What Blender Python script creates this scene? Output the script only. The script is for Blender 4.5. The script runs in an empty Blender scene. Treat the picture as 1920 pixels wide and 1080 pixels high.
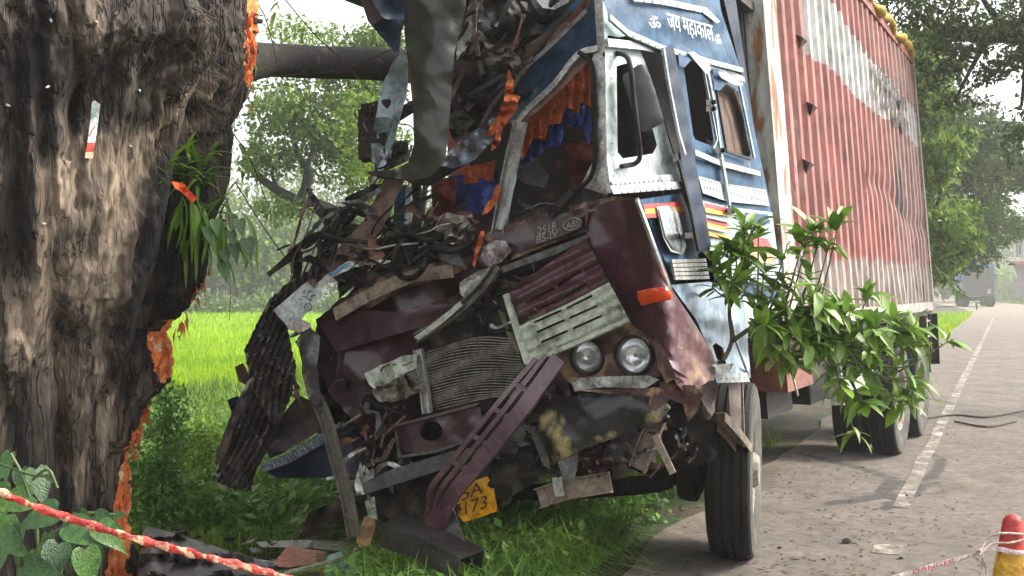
import bpy, math, random
import numpy as np
from mathutils import Vector, Matrix, geometry
from mathutils.bvhtree import BVHTree
R = math.radians
rnd = random.Random(7)
npr = np.random.default_rng(11)
scene = bpy.context.scene
COL = scene.collection
# ------------------------------------------------------------------ camera, light, exposure
F = 2000.0; CZ = 1.57
cam_d = bpy.data.cameras.new('camera'); cam = bpy.data.objects.new('camera', cam_d); COL.objects.link(cam)
cam.location = (0, 0, CZ); cam.rotation_euler = (R(90), 0, 0)
cam_d.sensor_width = 36; cam_d.lens = 36 * F / 1920; cam_d.clip_start = .05; cam_d.clip_end = 2000
scene.camera = cam
SUN_AZ, SUN_EL = 84, 40
w = bpy.data.worlds.new('World'); scene.world = w; w.use_nodes = True
nt = w.node_tree; bg = nt.nodes['Background']
sky = nt.nodes.new('ShaderNodeTexSky'); sky.sky_type = 'NISHITA'; sky.sun_disc = False
sky.sun_elevation = R(SUN_EL); sky.sun_rotation = R(SUN_AZ); sky.dust_density = 4.0; sky.air_density = 1.0; sky.ozone_density = 1.0
hs = nt.nodes.new('ShaderNodeHueSaturation'); hs.inputs['Saturation'].default_value = .06
nt.links.new(sky.outputs[0], hs.inputs['Color']); nt.links.new(hs.outputs[0], bg.inputs['Color'])
bg.inputs['Strength'].default_value = .15
sd = bpy.data.lights.new('sun', 'SUN'); sd.energy = 1.5; sd.angle = R(11); sd.color = (1, .86, .62)
so = bpy.data.objects.new('sun', sd); COL.objects.link(so)
dv = Vector((math.sin(R(SUN_AZ)) * math.cos(R(SUN_EL)), math.cos(R(SUN_AZ)) * math.cos(R(SUN_EL)), math.sin(R(SUN_EL))))
so.rotation_euler = (-dv).to_track_quat('-Z', 'Y').to_euler(); so.location = (8, 3, 12)
vs = scene.view_settings; vs.view_transform = 'Standard'; vs.look = 'None'; vs.gamma = 1; vs.use_curve_mapping = False
vs.exposure = 1.72
scene.cycles.max_bounces = 6; scene.cycles.volume_bounces = 0; scene.cycles.transparent_max_bounces = 8
scene.cycles.caustics_reflective = False; scene.cycles.caustics_refractive = False

# ------------------------------------------------------------------ noise
def vnoise(P, seed=0):
    P = np.asarray(P, float); I = np.floor(P).astype(np.int64); f = P - I; f = f * f * (3 - 2 * f)
    def h(ix, iy, iz):
        n = (ix * 374761393 + iy * 668265263 + iz * 2147483647 + seed * 974634777) & 0xffffffff
        n = ((n ^ (n >> 13)) * 1274126177) & 0xffffffff
        n = (n ^ (n >> 16)) & 0xffff
        return n / 32767.5 - 1
    r = 0
    for dx in (0, 1):
        for dy in (0, 1):
            for dz in (0, 1):
                wt = (f[:, 0] if dx else 1 - f[:, 0]) * (f[:, 1] if dy else 1 - f[:, 1]) * (f[:, 2] if dz else 1 - f[:, 2])
                r = r + wt * h(I[:, 0] + dx, I[:, 1] + dy, I[:, 2] + dz)
    return r
def fbm(P, seed=0, o=4):
    P = np.asarray(P, float); r = 0; a = 1; t = 0
    for k in range(o):
        r = r + a * vnoise(P * 2 ** k + 17.3 * k, seed + k); t += a; a *= .5
    return r / t

# ------------------------------------------------------------------ materials
MATS = {}
def mat(name, c1, c2=None, s=6, rough=.6, metal=0, bump=.15, bs=60, st=(1, 1, 1), lo=.35, hi=.65, c3=None, s3=2.5, t3=.55,
        mask=None, coat=0, trans=0, vary=0, attr=None, spec=.5, fine=.5, cracks=None):
    """noise mix c1..c2, a sharper patchy third colour c3 (rust, grime, chips), optional mesh attribute masks"""
    if name in MATS: return MATS[name]
    m = bpy.data.materials.new(name); m.use_nodes = True; n = m.node_tree.nodes; l = m.node_tree.links
    b = n['Principled BSDF']; b.inputs['Roughness'].default_value = rough; b.inputs['Metallic'].default_value = metal
    b.inputs['Specular IOR Level'].default_value = spec; b.inputs['Coat Weight'].default_value = coat
    tc = n.new('ShaderNodeTexCoord'); mp = n.new('ShaderNodeMapping'); mp.inputs['Scale'].default_value = st
    l.new(tc.outputs['Object'], mp.inputs[0])
    def noise(sc, det=8, dist=0):
        x = n.new('ShaderNodeTexNoise'); x.inputs['Scale'].default_value = sc; x.inputs['Detail'].default_value = det
        x.inputs['Roughness'].default_value = .6; x.inputs['Distortion'].default_value = dist
        l.new(mp.outputs[0], x.inputs['Vector']); return x.outputs[0]
    def ramp(src, a, bb, ca=(0, 0, 0, 1), cb=(1, 1, 1, 1)):
        r = n.new('ShaderNodeValToRGB'); r.color_ramp.elements[0].position = a; r.color_ramp.elements[1].position = bb
        r.color_ramp.elements[0].color = ca; r.color_ramp.elements[1].color = cb; l.new(src, r.inputs[0]); return r.outputs[0]
    def mix(f, a, bb, bt='MIX'):
        x = n.new('ShaderNodeMix'); x.data_type = 'RGBA'; x.blend_type = bt
        for k, v in ((0, f), (6, a), (7, bb)):
            if hasattr(v, 'is_linked'): l.new(v, x.inputs[k])
            elif k == 0: x.inputs[k].default_value = v
            else: x.inputs[k].default_value = (*v, 1)
        return x.outputs[2]
    c2 = c2 or tuple(v * .7 for v in c1)
    col = ramp(noise(s), lo, hi, (*c1, 1), (*c2, 1))
    patch = None
    if attr:      # list of (attribute, colour, edge noise)
        for an, ac, *lh in attr:
            lh = lh or (.68, .86)
            at = n.new('ShaderNodeAttribute'); at.attribute_name = an
            ad = n.new('ShaderNodeMath'); ad.operation = 'MULTIPLY_ADD'
            l.new(noise(9, 5), ad.inputs[0]); ad.inputs[1].default_value = .5
            l.new(at.outputs['Fac'], ad.inputs[2])
            col = mix(ramp(ad.outputs[0], *lh), col, ac)
    if c3:
        patch = ramp(noise(s3, 10, .4), t3, t3 + .06)
        col = mix(patch, col, c3)
    if trans: fine = 0
    if fine:
        f1 = ramp(noise(s * 5, 10, .6), .32, .62, (1 - fine,) * 3 + (1,), (1.25,) * 3 + (1,)); col = mix(1., col, f1, 'MULTIPLY')
        f2 = ramp(noise(s * .55, 6, 1.), .35, .7, (1 - fine * .6,) * 3 + (1,), (1.15,) * 3 + (1,)); col = mix(1., col, f2, 'MULTIPLY')
    crk = None
    if cracks:
        vo = n.new('ShaderNodeTexVoronoi'); vo.feature = 'DISTANCE_TO_EDGE'; vo.inputs['Scale'].default_value = cracks[0]
        vm = n.new('ShaderNodeMapping'); vm.inputs['Scale'].default_value = cracks[1]; l.new(tc.outputs['Object'], vm.inputs[0])
        wn = n.new('ShaderNodeTexNoise'); wn.inputs['Scale'].default_value = cracks[0] * .6; wn.inputs['Detail'].default_value = 5; l.new(vm.outputs[0], wn.inputs['Vector'])
        va = n.new('ShaderNodeMix'); va.data_type = 'RGBA'; va.blend_type = 'LINEAR_LIGHT'; va.inputs[0].default_value = cracks[3]; l.new(vm.outputs[0], va.inputs[6]); l.new(wn.outputs[1], va.inputs[7])
        l.new(va.outputs[2], vo.inputs['Vector']); crk = ramp(vo.outputs[0], 0, cracks[2], (cracks[4],) * 3 + (1,), (1, 1, 1, 1)); 
        if attr:
            ba = n.new('ShaderNodeAttribute'); ba.attribute_name = attr[0][0]; bf = ramp(ba.outputs['Fac'], .15, .6, (0, 0, 0, 1), (.8, .8, .8, 1)); crk = mix(bf, crk, (1, 1, 1))
        col = mix(1., col, crk, 'MULTIPLY')
    if vary:
        at = n.new('ShaderNodeAttribute'); at.attribute_name = 'v'
        oi = n.new('ShaderNodeObjectInfo')
        ad = n.new('ShaderNodeMath'); ad.operation = 'ADD'; l.new(at.outputs['Fac'], ad.inputs[0]); l.new(oi.outputs['Random'], ad.inputs[1])
        fr = n.new('ShaderNodeMath'); fr.operation = 'FRACT'; l.new(ad.outputs[0], fr.inputs[0])
        hv = n.new('ShaderNodeHueSaturation'); l.new(col, hv.inputs['Color'])
        mr = n.new('ShaderNodeMapRange'); l.new(fr.outputs[0], mr.inputs[0]); mr.inputs[3].default_value = 1 - vary; mr.inputs[4].default_value = 1 + vary
        l.new(mr.outputs[0], hv.inputs['Value'])
        mr = n.new('ShaderNodeMapRange'); l.new(fr.outputs[0], mr.inputs[0]); mr.inputs[3].default_value = .515; mr.inputs[4].default_value = .485
        l.new(mr.outputs[0], hv.inputs['Hue']); col = hv.outputs[0]
    l.new(col, b.inputs['Base Color'])
    if bump:
        bp = n.new('ShaderNodeBump'); bp.inputs['Strength'].default_value = bump; bp.inputs['Distance'].default_value = .02
        l.new(noise(bs, 8), bp.inputs['Height'])
        if crk is not None:
            b2 = n.new('ShaderNodeBump'); b2.inputs['Strength'].default_value = 1; b2.inputs['Distance'].default_value = .03; l.new(crk, b2.inputs['Height']); l.new(bp.outputs[0], b2.inputs['Normal']); bp = b2
        l.new(bp.outputs[0], b.inputs['Normal'])
    if patch is not None and (metal or rough < .5):
        x = n.new('ShaderNodeMapRange'); l.new(patch, x.inputs[0]); x.inputs[3].default_value = rough; x.inputs[4].default_value = .85
        l.new(x.outputs[0], b.inputs['Roughness'])
        if metal:
            x = n.new('ShaderNodeMapRange'); l.new(patch, x.inputs[0]); x.inputs[3].default_value = metal; x.inputs[4].default_value = 0
            l.new(x.outputs[0], b.inputs['Metallic'])
    elif rough < .7:
        x = n.new('ShaderNodeMapRange'); l.new(noise(s * 1.7), x.inputs[0]); x.inputs[3].default_value = rough * .85; x.inputs[4].default_value = min(1, rough * 1.35)
        l.new(x.outputs[0], b.inputs['Roughness'])
    if trans:
        tr = n.new('ShaderNodeBsdfTranslucent'); l.new(col, tr.inputs[0]); ms = n.new('ShaderNodeMixShader'); ms.inputs[0].default_value = trans
        l.new(b.outputs[0], ms.inputs[1]); l.new(tr.outputs[0], ms.inputs[2]); l.new(ms.outputs[0], n['Material Output'].inputs[0])
    MATS[name] = m; return m

# ------------------------------------------------------------------ objects
def tag(o, label=None, cat=None, group=None, kind=None):
    for k, v in (('label', label), ('category', cat), ('group', group), ('kind', kind)):
        if v: o[k] = v
    return o
WL = {}
def empty(name, loc, label=None, cat=None, group=None):
    o = bpy.data.objects.new(name, None); COL.objects.link(o); o.location = loc; o.empty_display_size = .2
    WL[o] = Vector(loc); tag(o, label, cat, group); return o
def fast(name, V, Fc, attrs=None, smooth=False, sharp=None, mats=None, mi=None):
    V = np.asarray(V, np.float32); me = bpy.data.meshes.new(name)
    if isinstance(Fc, np.ndarray):
        M, k = Fc.shape
        me.vertices.add(len(V)); me.vertices.foreach_set('co', V.ravel())
        me.loops.add(M * k); me.loops.foreach_set('vertex_index', Fc.astype(np.int32).ravel())
        me.polygons.add(M); me.polygons.foreach_set('loop_start', np.arange(0, M * k, k, dtype=np.int32))
        me.update(calc_edges=True)
    else:
        me.from_pydata([tuple(map(float, v)) for v in V], [], Fc)
    me.validate()
    if smooth: me.polygons.foreach_set('use_smooth', np.ones(len(me.polygons), bool))
    if smooth and sharp: me.set_sharp_from_angle(angle=R(sharp))
    if attrs:
        for a, vals in attrs.items():
            at = me.attributes.new(a, 'FLOAT', 'POINT'); at.data.foreach_set('value', np.asarray(vals, np.float32))
    return me
def link(name, me, m, parent=None, loc=(0, 0, 0)):
    o = bpy.data.objects.new(name, me); COL.objects.link(o)
    if m is not None and not me.materials:
        for x in (m if isinstance(m, (list, tuple)) else [m]): me.materials.append(x)
    o.location = Vector(loc) - (WL[parent] if parent else Vector((0, 0, 0)))
    if parent: o.parent = parent
    WL[o] = Vector(loc); return o
def build(name, V, Fc, m, parent=None, attrs=None, smooth=False, sharp=None, **tg):
    V = np.asarray(V, float)
    c = (V.max(0) + V.min(0)) / 2
    if not parent: c[2] = V[:, 2].min()
    o = link(name, fast(name, V - c, Fc, attrs, smooth, sharp), m, parent, c)
    return tag(o, **tg)
class MB:
    def __init__(s): s.V = []; s.F = []; s.n = 0
    def add(s, V, Fc):
        s.V.append(np.asarray(V, float)); s.F += [tuple(int(i) + s.n for i in f) for f in Fc]; s.n += len(V); return s
    def box(s, fn, x0, x1, y0, y1, z0, z1, bev=0):
        V = [fn(x, y, z) for x in (x0, x1) for y in (y0, y1) for z in (z0, z1)]
        return s.add(V, [(0, 1, 3, 2), (4, 6, 7, 5), (0, 4, 5, 1), (2, 3, 7, 6), (0, 2, 6, 4), (1, 5, 7, 3)])
    def out(s, name, m, parent=None, **k): return build(name, np.concatenate(s.V), s.F, m, parent, **k)

# pixel (1920x1080) + distance -> point in the place
def W(px, py, D): return np.array(((px - 960) / F * D, D, CZ - (py - 540) / F * D))
AX = np.array((.477, .879, 0)); RX = np.array((-.879, .477, 0)); LEAN = math.tan(R(4.5)); C0 = np.array((.751, 5.01, 0))
KF = .477 * .751 + .879 * 5.01
def FP(px, py, off=0):                       # truck's front plane
    u = (px - 960) / F; return W(px, py, (KF - off) / (.879 + .477 * u))
def SP(px, py, off=0):                       # truck's right side plane, leaning to the verge
    u = (px - 960) / F; v = (540 - py) / F
    return W(px, py, (1.728 - off + LEAN * (CZ - 1.4)) / (.477 - .879 * u - LEAN * v))
def TK(s, wd, z): return C0 + AX * s + RX * (wd + LEAN * (z - 1.4)) + np.array((0, 0, z))
def DP(D): return lambda px, py, off=0: W(px, py, D - off)

def inside(x, y, poly):
    c = np.zeros(len(x), bool); n = len(poly)
    for i in range(n):
        x1, y1 = poly[i][:2]; x2, y2 = poly[(i + 1) % n][:2]
        if y1 == y2: continue
        t = ((y1 > y) != (y2 > y)) & (x < (x2 - x1) * (y - y1) / (y2 - y1) + x1); c ^= t
    return c
def resample(poly, step):
    out = []
    n = len(poly)
    for i in range(n):
        a = np.array(poly[i], float); b = np.array(poly[(i + 1) % n], float); k = max(1, int(np.hypot(*(b - a)[:2]) / step))
        for j in range(k): out.append(a + (b - a) * j / k)
    return out
SEED = [1]
def sheet(name, poly, m, parent, plane=FP, off=0., step=9, amp=.02, fr=.018, th=.006, holes=(), jag=0, crease=1, fn=None, smooth=True, sharp=35, bulge=0, rough_=1, **tg):
    """a bent / torn sheet of metal or cloth: outline (+ per-corner offsets), its own depth, crumples and thickness"""
    SEED[0] += 1; sd_ = SEED[0]; rs = np.random.default_rng(sd_)
    poly = [(*p, 0.) if len(p) == 2 else p for p in poly]
    step = max(step, math.sqrt(abs(sum(poly[i][0] * poly[i - 1][1] - poly[i - 1][0] * poly[i][1] for i in range(len(poly)))) / 2 / 2600))
    P = np.array(poly, float)
    bnd = resample(poly, step); hb = [resample([(*q[:2], 0.) for q in h], step) for h in holes]
    pts = [p[:2] + (rs.uniform(-jag, jag, 2) if jag else 0) for p in bnd]; edges = [(i, (i + 1) % len(bnd)) for i in range(len(bnd))]
    outl = [tuple(p) for p in pts]; hol = []
    for h in hb:
        k = len(pts); pts += [p[:2] for p in h]; edges += [(k + i, k + (i + 1) % len(h)) for i in range(len(h))]; hol.append([tuple(p[:2]) for p in h])
    x0, y0 = P[:, 0].min(), P[:, 1].min(); x1, y1 = P[:, 0].max(), P[:, 1].max()
    gx, gy = np.meshgrid(np.arange(x0 + step / 2, x1, step), np.arange(y0 + step / 2, y1, step * .87)); gx[1::2] += step / 2
    gx = gx.ravel() + rs.uniform(-.2, .2, gx.size) * step; gy = gy.ravel() + rs.uniform(-.2, .2, gy.size) * step
    ok = inside(gx, gy, outl)
    for h in hol: ok &= ~inside(gx, gy, h)
    gx, gy = gx[ok], gy[ok]
    B = np.array(pts)
    if len(gx):
        d = np.min(np.hypot(gx[:, None] - B[None, :, 0], gy[:, None] - B[None, :, 1]), axis=1); k = d > step * .5; gx, gy = gx[k], gy[k]
    allp = [Vector((float(p[0]), float(p[1]))) for p in pts] + [Vector((float(a), float(b))) for a, b in zip(gx, gy)]
    r = geometry.delaunay_2d_cdt(allp, edges, [], 0, 1e-4)
    V2 = np.array([tuple(v) for v in r[0]]); T = np.array([f for f in r[2] if len(f) == 3]); E = T
    cx = V2[T][:, :, 0].mean(1); cy = V2[T][:, :, 1].mean(1); ok = inside(cx, cy, outl)
    for h in hol: ok &= ~inside(cx, cy, h)
    T = T[ok]
    # offsets
    dd = (V2[:, None, 0] - P[None, :, 0]) ** 2 + (V2[:, None, 1] - P[None, :, 1]) ** 2 + 60; wt = 1 / dd ** 1.3
    o_ = (wt * P[None, :, 2]).sum(1) / wt.sum(1) + off
    if bulge:
        bd = np.min(np.hypot(V2[:, None, 0] - B[None, :, 0], V2[:, None, 1] - B[None, :, 1]), axis=1); o_ = o_ + bulge * np.sqrt(np.minimum(1, bd / 60))
    if amp:
        Q = np.c_[V2 * fr, np.full(len(V2), sd_ * 3.7)]
        n1 = fbm(Q, sd_, 3); n2 = fbm(Q * 2.3, sd_ + 50, 2)
        fold = 0; n4 = fbm(Q * .8, sd_ + 90, 2)
        a_ = rs.uniform(0, math.pi); q_ = (V2[:, 0] * math.cos(a_) + V2[:, 1] * math.sin(a_)) * fr * 3.3 + n4 * 1.6; fine_ = (np.abs((q_ % 1) - .5) * 4 - 1)
        for k in range(3):
            a_ = rs.uniform(0, math.pi); q_ = (V2[:, 0] * math.cos(a_) + V2[:, 1] * math.sin(a_)) * fr * rs.uniform(.35, 1.1) + rs.uniform(0, 9) + n4 * .5
            fold = fold + (np.abs((q_ % 1) - .5) * 4 - 1) * rs.uniform(.3, .8)
        o_ = o_ + amp * (fold * .8 * crease + n1 * (2 - 1.4 * crease) + (n2 * .18 + fine_ * .10 * crease) * rough_)
    if fn: o_ = o_ + np.array([fn(a, b) for a, b in V2])
    used = np.unique(T); mp = -np.ones(len(V2), int); mp[used] = np.arange(len(used)); T = mp[T]; V2 = V2[used]; o_ = o_[used]
    A = np.array([plane(x, y, o) for (x, y), o in zip(V2, o_)])
    if th:
        cen = np.array((0, 0, CZ)); dr = A - cen; dr /= np.linalg.norm(dr, axis=1)[:, None]
        Bk = A + dr * th; n = len(A)
        es = {}
        for t in T:
            for i in range(3):
                e = (int(t[i]), int(t[(i + 1) % 3])); es[e] = 1
        rim = [(a, b) for (a, b) in es if (b, a) not in es]
        Fc = [tuple(t) for t in T.tolist()] + [(t[2] + n, t[1] + n, t[0] + n) for t in T.tolist()] + [(b, a, a + n, b + n) for a, b in rim]
        A = np.concatenate((A, Bk))
    else: Fc = [tuple(t) for t in T.tolist()]
    return build(name, A, Fc, m, parent, smooth=smooth, sharp=sharp, **tg)

def curve(pts, k=6):
    P = [np.array(p, float) for p in pts]
    if len(P) < 3: 
        return [P[0] + (P[-1] - P[0]) * t / 4 for t in range(5)]
    P = [2 * P[0] - P[1]] + P + [2 * P[-1] - P[-2]]; out = []
    for i in range(1, len(P) - 2):
        for j in range(k):
            t = j / k; a, b, c, d = P[i - 1:i + 3]
            out.append(.5 * (2 * b + (c - a) * t + (2 * a - 5 * b + 4 * c - d) * t * t + (3 * b - a - 3 * c + d) * t ** 3))
    out.append(P[-2]); return out
def sweep(prof, path, ref=(-.477, -.879, .1), closed=True, scale=None, caps=True):
    """sweep a closed 2D profile (x across, y along ref) along a path; returns V,F"""
    path = [np.array(p, float) for p in path]; n = len(path); m_ = len(prof); V = []; ref = np.array(ref, float)
    for i, p in enumerate(path):
        t = path[min(i + 1, n - 1)] - path[max(i - 1, 0)]; t /= np.linalg.norm(t) + 1e-9
        x = np.cross(t, ref); x /= np.linalg.norm(x) + 1e-9; y = np.cross(x, t)
        s = scale[i] if scale is not None else 1
        for a, b in prof: V.append(p + (x * a + y * b) * s)
    Fc = []
    for i in range(n - 1):
        for j in range(m_):
            k = (j + 1) % m_; Fc.append((i * m_ + j, i * m_ + k, (i + 1) * m_ + k, (i + 1) * m_ + j))
    if caps: Fc += [tuple(range(m_))[::-1], tuple((n - 1) * m_ + j for j in range(m_))]
    return V, Fc
def circ(r, n=8): return [(r * math.cos(2 * math.pi * i / n), r * math.sin(2 * math.pi * i / n)) for i in range(n)]
def rect(a, b): return [(-a / 2, -b / 2), (a / 2, -b / 2), (a / 2, b / 2), (-a / 2, b / 2)]
def chan(a, b, t=.006): return [(-a / 2, b / 2), (-a / 2, -b / 2), (a / 2, -b / 2), (a / 2, b / 2), (a / 2 - t, b / 2), (a / 2 - t, -b / 2 + t), (-a / 2 + t, -b / 2 + t), (-a / 2 + t, b / 2)]
def tube(name, pts, r, m, parent=None, k=6, n=8, scale=None, mb=None, **tg):
    p = curve(pts, k) if k > 1 else pts
    sc = None if scale is None else np.interp(np.linspace(0, 1, len(p)), np.linspace(0, 1, len(scale)), scale)
    V, Fc = sweep(circ(r, n), p, (.3, -.5, .81), scale=sc)
    if mb is not None: mb.add(V, Fc); return
    return build(name, V, Fc, m, parent, smooth=True, sharp=50, **tg)
def bar(name, pts, prof, m, parent=None, k=1, ref=(-.477, -.879, .1), **tg):
    p = curve(pts, k) if k > 1 else [np.array(q, float) for q in pts]
    V, Fc = sweep(prof, p, ref); return build(name, V, Fc, m, parent, smooth=True, sharp=30, **tg)
def lathe(prof, c, ax, seg=48):
    ax = np.array(ax, float); ax /= np.linalg.norm(ax); e1 = np.cross(ax, (0, 0, 1.)) if abs(ax[2]) < .9 else np.array((1., 0, 0)); e1 /= np.linalg.norm(e1); e2 = np.cross(ax, e1)
    V = []; n = len(prof)
    for i in range(seg):
        a = 2 * math.pi * i / seg; d = e1 * math.cos(a) + e2 * math.sin(a)
        for x, r in prof: V.append(np.array(c) + ax * x + d * r)
    Fc = [(i * n + j, i * n + j + 1, ((i + 1) % seg) * n + j + 1, ((i + 1) % seg) * n + j) for i in range(seg) for j in range(n - 1)]
    return V, Fc
def textmesh(name, s, fn, m, parent, size=1, space=1, **tg):
    cu = bpy.data.curves.new('lettering', 'FONT'); cu.body = s; cu.size = size; cu.align_x = 'CENTER'; cu.align_y = 'CENTER'; cu.space_character = space; cu.resolution_u = 4
    ob = bpy.data.objects.new('lettering', cu); COL.objects.link(ob); dg = bpy.context.evaluated_depsgraph_get()
    me = ob.evaluated_get(dg).to_mesh(); V = np.array([tuple(v.co) for v in me.vertices]); Fc = [tuple(p.vertices) for p in me.polygons]
    bpy.data.objects.remove(ob); 
    if not len(V): return None
    mn = V.min(0); mx = V.max(0); c = (mn + mx) / 2; hx = (mx - mn)[0] / 2; hy = (mx - mn)[1] / 2
    P = [fn((v[0] - c[0]) / hx, (v[1] - c[1]) / hy) for v in V]
    return build(name, P, Fc, m, parent, **tg)

# foliage clumps of small folded leaves
def leafcloud(cen, rad, n, size, seed, flat=.5, shell=.5):
    r = np.random.default_rng(seed); cen = np.atleast_2d(cen); rad = np.atleast_2d(rad)
    vol = np.prod(rad, 1) ** .75; k = r.choice(len(cen), n, p=vol / vol.sum())
    d = r.normal(size=(n, 3)); d /= np.linalg.norm(d, axis=1)[:, None]
    # clumpiness: radius pushed by noise
    rr = r.uniform(0, 1, n) ** shell
    P = cen[k] + d * rad[k] * rr[:, None]
    P += .35 * rad[k] * np.c_[vnoise(P * 1.1 / rad.mean() * 2, seed), vnoise(P * 1.3 / rad.mean() * 2 + 9, seed + 1), vnoise(P * 1.2 / rad.mean() * 2 + 5, seed + 2)]
    keep = fbm(P * (3.2 / rad.mean()), seed + 7, 3) > -.17
    return P[keep]
def leaves_mesh(P, size, seed, up=.4, asp=.45):
    r = np.random.default_rng(seed + 99); n = len(P)
    t = r.normal(size=(n, 3)); t[:, 2] -= .3; t /= np.linalg.norm(t, axis=1)[:, None]
    nn = r.normal(size=(n, 3)) + np.array((0, 0, up * 2)); b = np.cross(t, nn); b /= np.linalg.norm(b, axis=1)[:, None]
    nr = np.cross(b, t); s = size * r.uniform(.6, 1.3, n)[:, None]
    V = np.stack((P, P + t * s * .45 + b * s * asp * .5 + nr * s * .08, P + t * s - nr * s * .06, P + t * s * .45 - b * s * asp * .5 + nr * s * .08), 1).reshape(-1, 3)
    i = np.arange(n) * 4; Fc = np.concatenate((np.c_[i, i + 1, i + 2], np.c_[i, i + 2, i + 3]))
    v = np.repeat(r.uniform(0, .999, n), 4)
    return V, Fc, v
# ------------------------------------------------------------------ the setting: ground, road, field
bark = mat('bark', (.115, .085, .066), (.020, .015, .012), s=6, st=(1, 1, .22), rough=.85, bump=1, bs=34, lo=.38, hi=.6, fine=.7, cracks=(6.5, (1, 1, .16), .07, .5, .30), c3=(.17, .135, .11), s3=7, t3=.62,
           attr=[('bare', (.31, .24, .18), .3, 1.05), ('dark', (.008, .006, .005), .3, .9)])  # bare also carries painted rim light, dark the painted recess shade
torn = mat('torn_wood', (.95, .30, .08), (.62, .13, .035), s=14, rough=.8, bump=1, bs=70, fine=.2, c3=(.88, .58, .36), s3=12, t3=.56)
branchm = mat('dark_bark', (.016, .013, .011), (.006, .005, .0045), s=14, rough=.9, bump=.8, bs=50, c3=(.06, .055, .045), s3=9, t3=.6)
soil = mat('soil', (.085, .062, .042), (.04, .03, .02), s=2.2, rough=1, bump=.8, bs=25, c3=(.04, .07, .018), s3=1.6, t3=.5)
asph = mat('asphalt', (.20, .17, .148), (.13, .112, .10), s=2.6, rough=.9, bump=1, bs=150, lo=.3, hi=.7, c3=(.11, .095, .085), s3=.9, t3=.62, fine=.28, attr=[('dirt_and_sun', (.20, .165, .135)), ('skid', (.07, .062, .06))])
linem = mat('worn_white_paint', (.42, .39, .35), (.27, .24, .21), s=3, rough=.8, bump=.3, bs=90, c3=(.17, .145, .128), s3=5, t3=.435)
RD = np.array((.4217, .9067)); RN = np.array((.9067, -.4217))
p0 = np.array((.53, 5.8)); road_c = [p0 - RD * 40]; hd = math.atan2(RD[0], RD[1]); pos = p0 - RD * 40
while len(road_c) < 320:
    t = len(road_c) - 40
    if t > 58: hd -= R(.22) if t < 95 else 0
    pos = pos + np.array((math.sin(hd), math.cos(hd))); road_c.append(pos.copy())
road_c = np.array(road_c); tang = np.gradient(road_c, axis=0); tang /= np.linalg.norm(tang, axis=1)[:, None]; nrm = np.c_[tang[:, 1], -tang[:, 0]]
def sdist(x, y):                             # signed distance from the road's left edge, right positive
    Q = np.c_[np.ravel(x), np.ravel(y)]; out = np.empty(len(Q))
    for a in range(0, len(Q), 20000):
        q = Q[a:a + 20000]; d = ((q[:, None] - road_c[None]) ** 2).sum(2); k = d.argmin(1); out[a:a + 20000] = ((q - road_c[k]) * nrm[k]).sum(1)
    return out
RW = 7.4
def gz(x, y, n=True):
    s = sdist(x, y); z = np.interp(s, [-14, -9, -5, -2.6, -.5, 0, RW, RW + 1, RW + 6], [-.62, -.6, -.42, -.14, -.03, -.012, -.012, -.05, -.3])
    if n: z = z + np.where((s < -.3) | (s > RW + .4), .05 * fbm(np.c_[np.ravel(x), np.ravel(y), s * 0] * .9, 5, 3), 0)
    return z
rr = np.r_[0.3, np.geomspace(.8, 700, 150)]; ph = np.linspace(0, 2 * math.pi, 361)[:-1]
dens = np.concatenate([np.linspace(-.62, .62, 300), np.linspace(.62, 2 * math.pi - .62, 62)[1:-1]])
X = rr[:, None] * np.sin(dens)[None]; Y = rr[:, None] * np.cos(dens)[None]
G = np.c_[X.ravel(), Y.ravel(), gz(X, Y)]; nr_, nc = len(rr), len(dens)
ii, jj = np.meshgrid(np.arange(nr_ - 1), np.arange(nc), indexing='ij'); ii = ii.ravel(); jj = jj.ravel(); jk = (jj + 1) % nc
build('ground', G, np.c_[ii * nc + jj, ii * nc + jk, (ii + 1) * nc + jk, (ii + 1) * nc + jj], soil, smooth=True, kind='structure')
# road strip
wid = np.linspace(0, RW, 60); tt = np.concatenate([np.linspace(0, 38, 30), np.linspace(38, 64, 260)[1:], np.linspace(64, 319, 250)[1:]])
cx = np.interp(tt, np.arange(320), road_c[:, 0]); cy = np.interp(tt, np.arange(320), road_c[:, 1]); nx = np.interp(tt, np.arange(320), nrm[:, 0]); ny = np.interp(tt, np.arange(320), nrm[:, 1])
edge = .16 * fbm(np.c_[tt * .9, tt * 0, tt * 0], 3, 4)
X = cx[:, None] + nx[:, None] * (wid[None] + edge[:, None] * (1 - wid[None] / RW)); Y = cy[:, None] + ny[:, None] * (wid[None] + edge[:, None] * (1 - wid[None] / RW))
Z = .012 * fbm(np.c_[X.ravel() * .5, Y.ravel() * .5, X.ravel() * 0], 9, 3) * 0
sd2 = np.repeat(wid[None], len(tt), 0).ravel(); T2 = np.repeat(tt[:, None], len(wid), 1).ravel()
dirt_and_sun = np.clip(1 - sd2 / .55, 0, 1) * .75 + np.where(T2 > 95, .9, 0) * np.clip((T2 - 92) / 12, 0, 1)  # edge dirt, plus a sunlit tan painted onto the far road
def near(px, py, pts, wd):
    pts = np.array(pts, float); d = np.full(len(px), 1e9)
    for a, b in zip(pts[:-1], pts[1:]):
        t = np.clip(((px - a[0]) * (b - a)[0] + (py - a[1]) * (b - a)[1]) / ((b - a) ** 2).sum(), 0, 1)
        d = np.minimum(d, np.hypot(px - a[0] - t * (b - a)[0], py - a[1] - t * (b - a)[1]))
    return np.clip(1.3 - d / wd, 0, 1)
def gp(px, py, z=0):                         # pixel on the ground
    return W(px, py, (CZ - z) / ((py - 540) / F))
XY = np.c_[X.ravel(), Y.ravel()]
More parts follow.
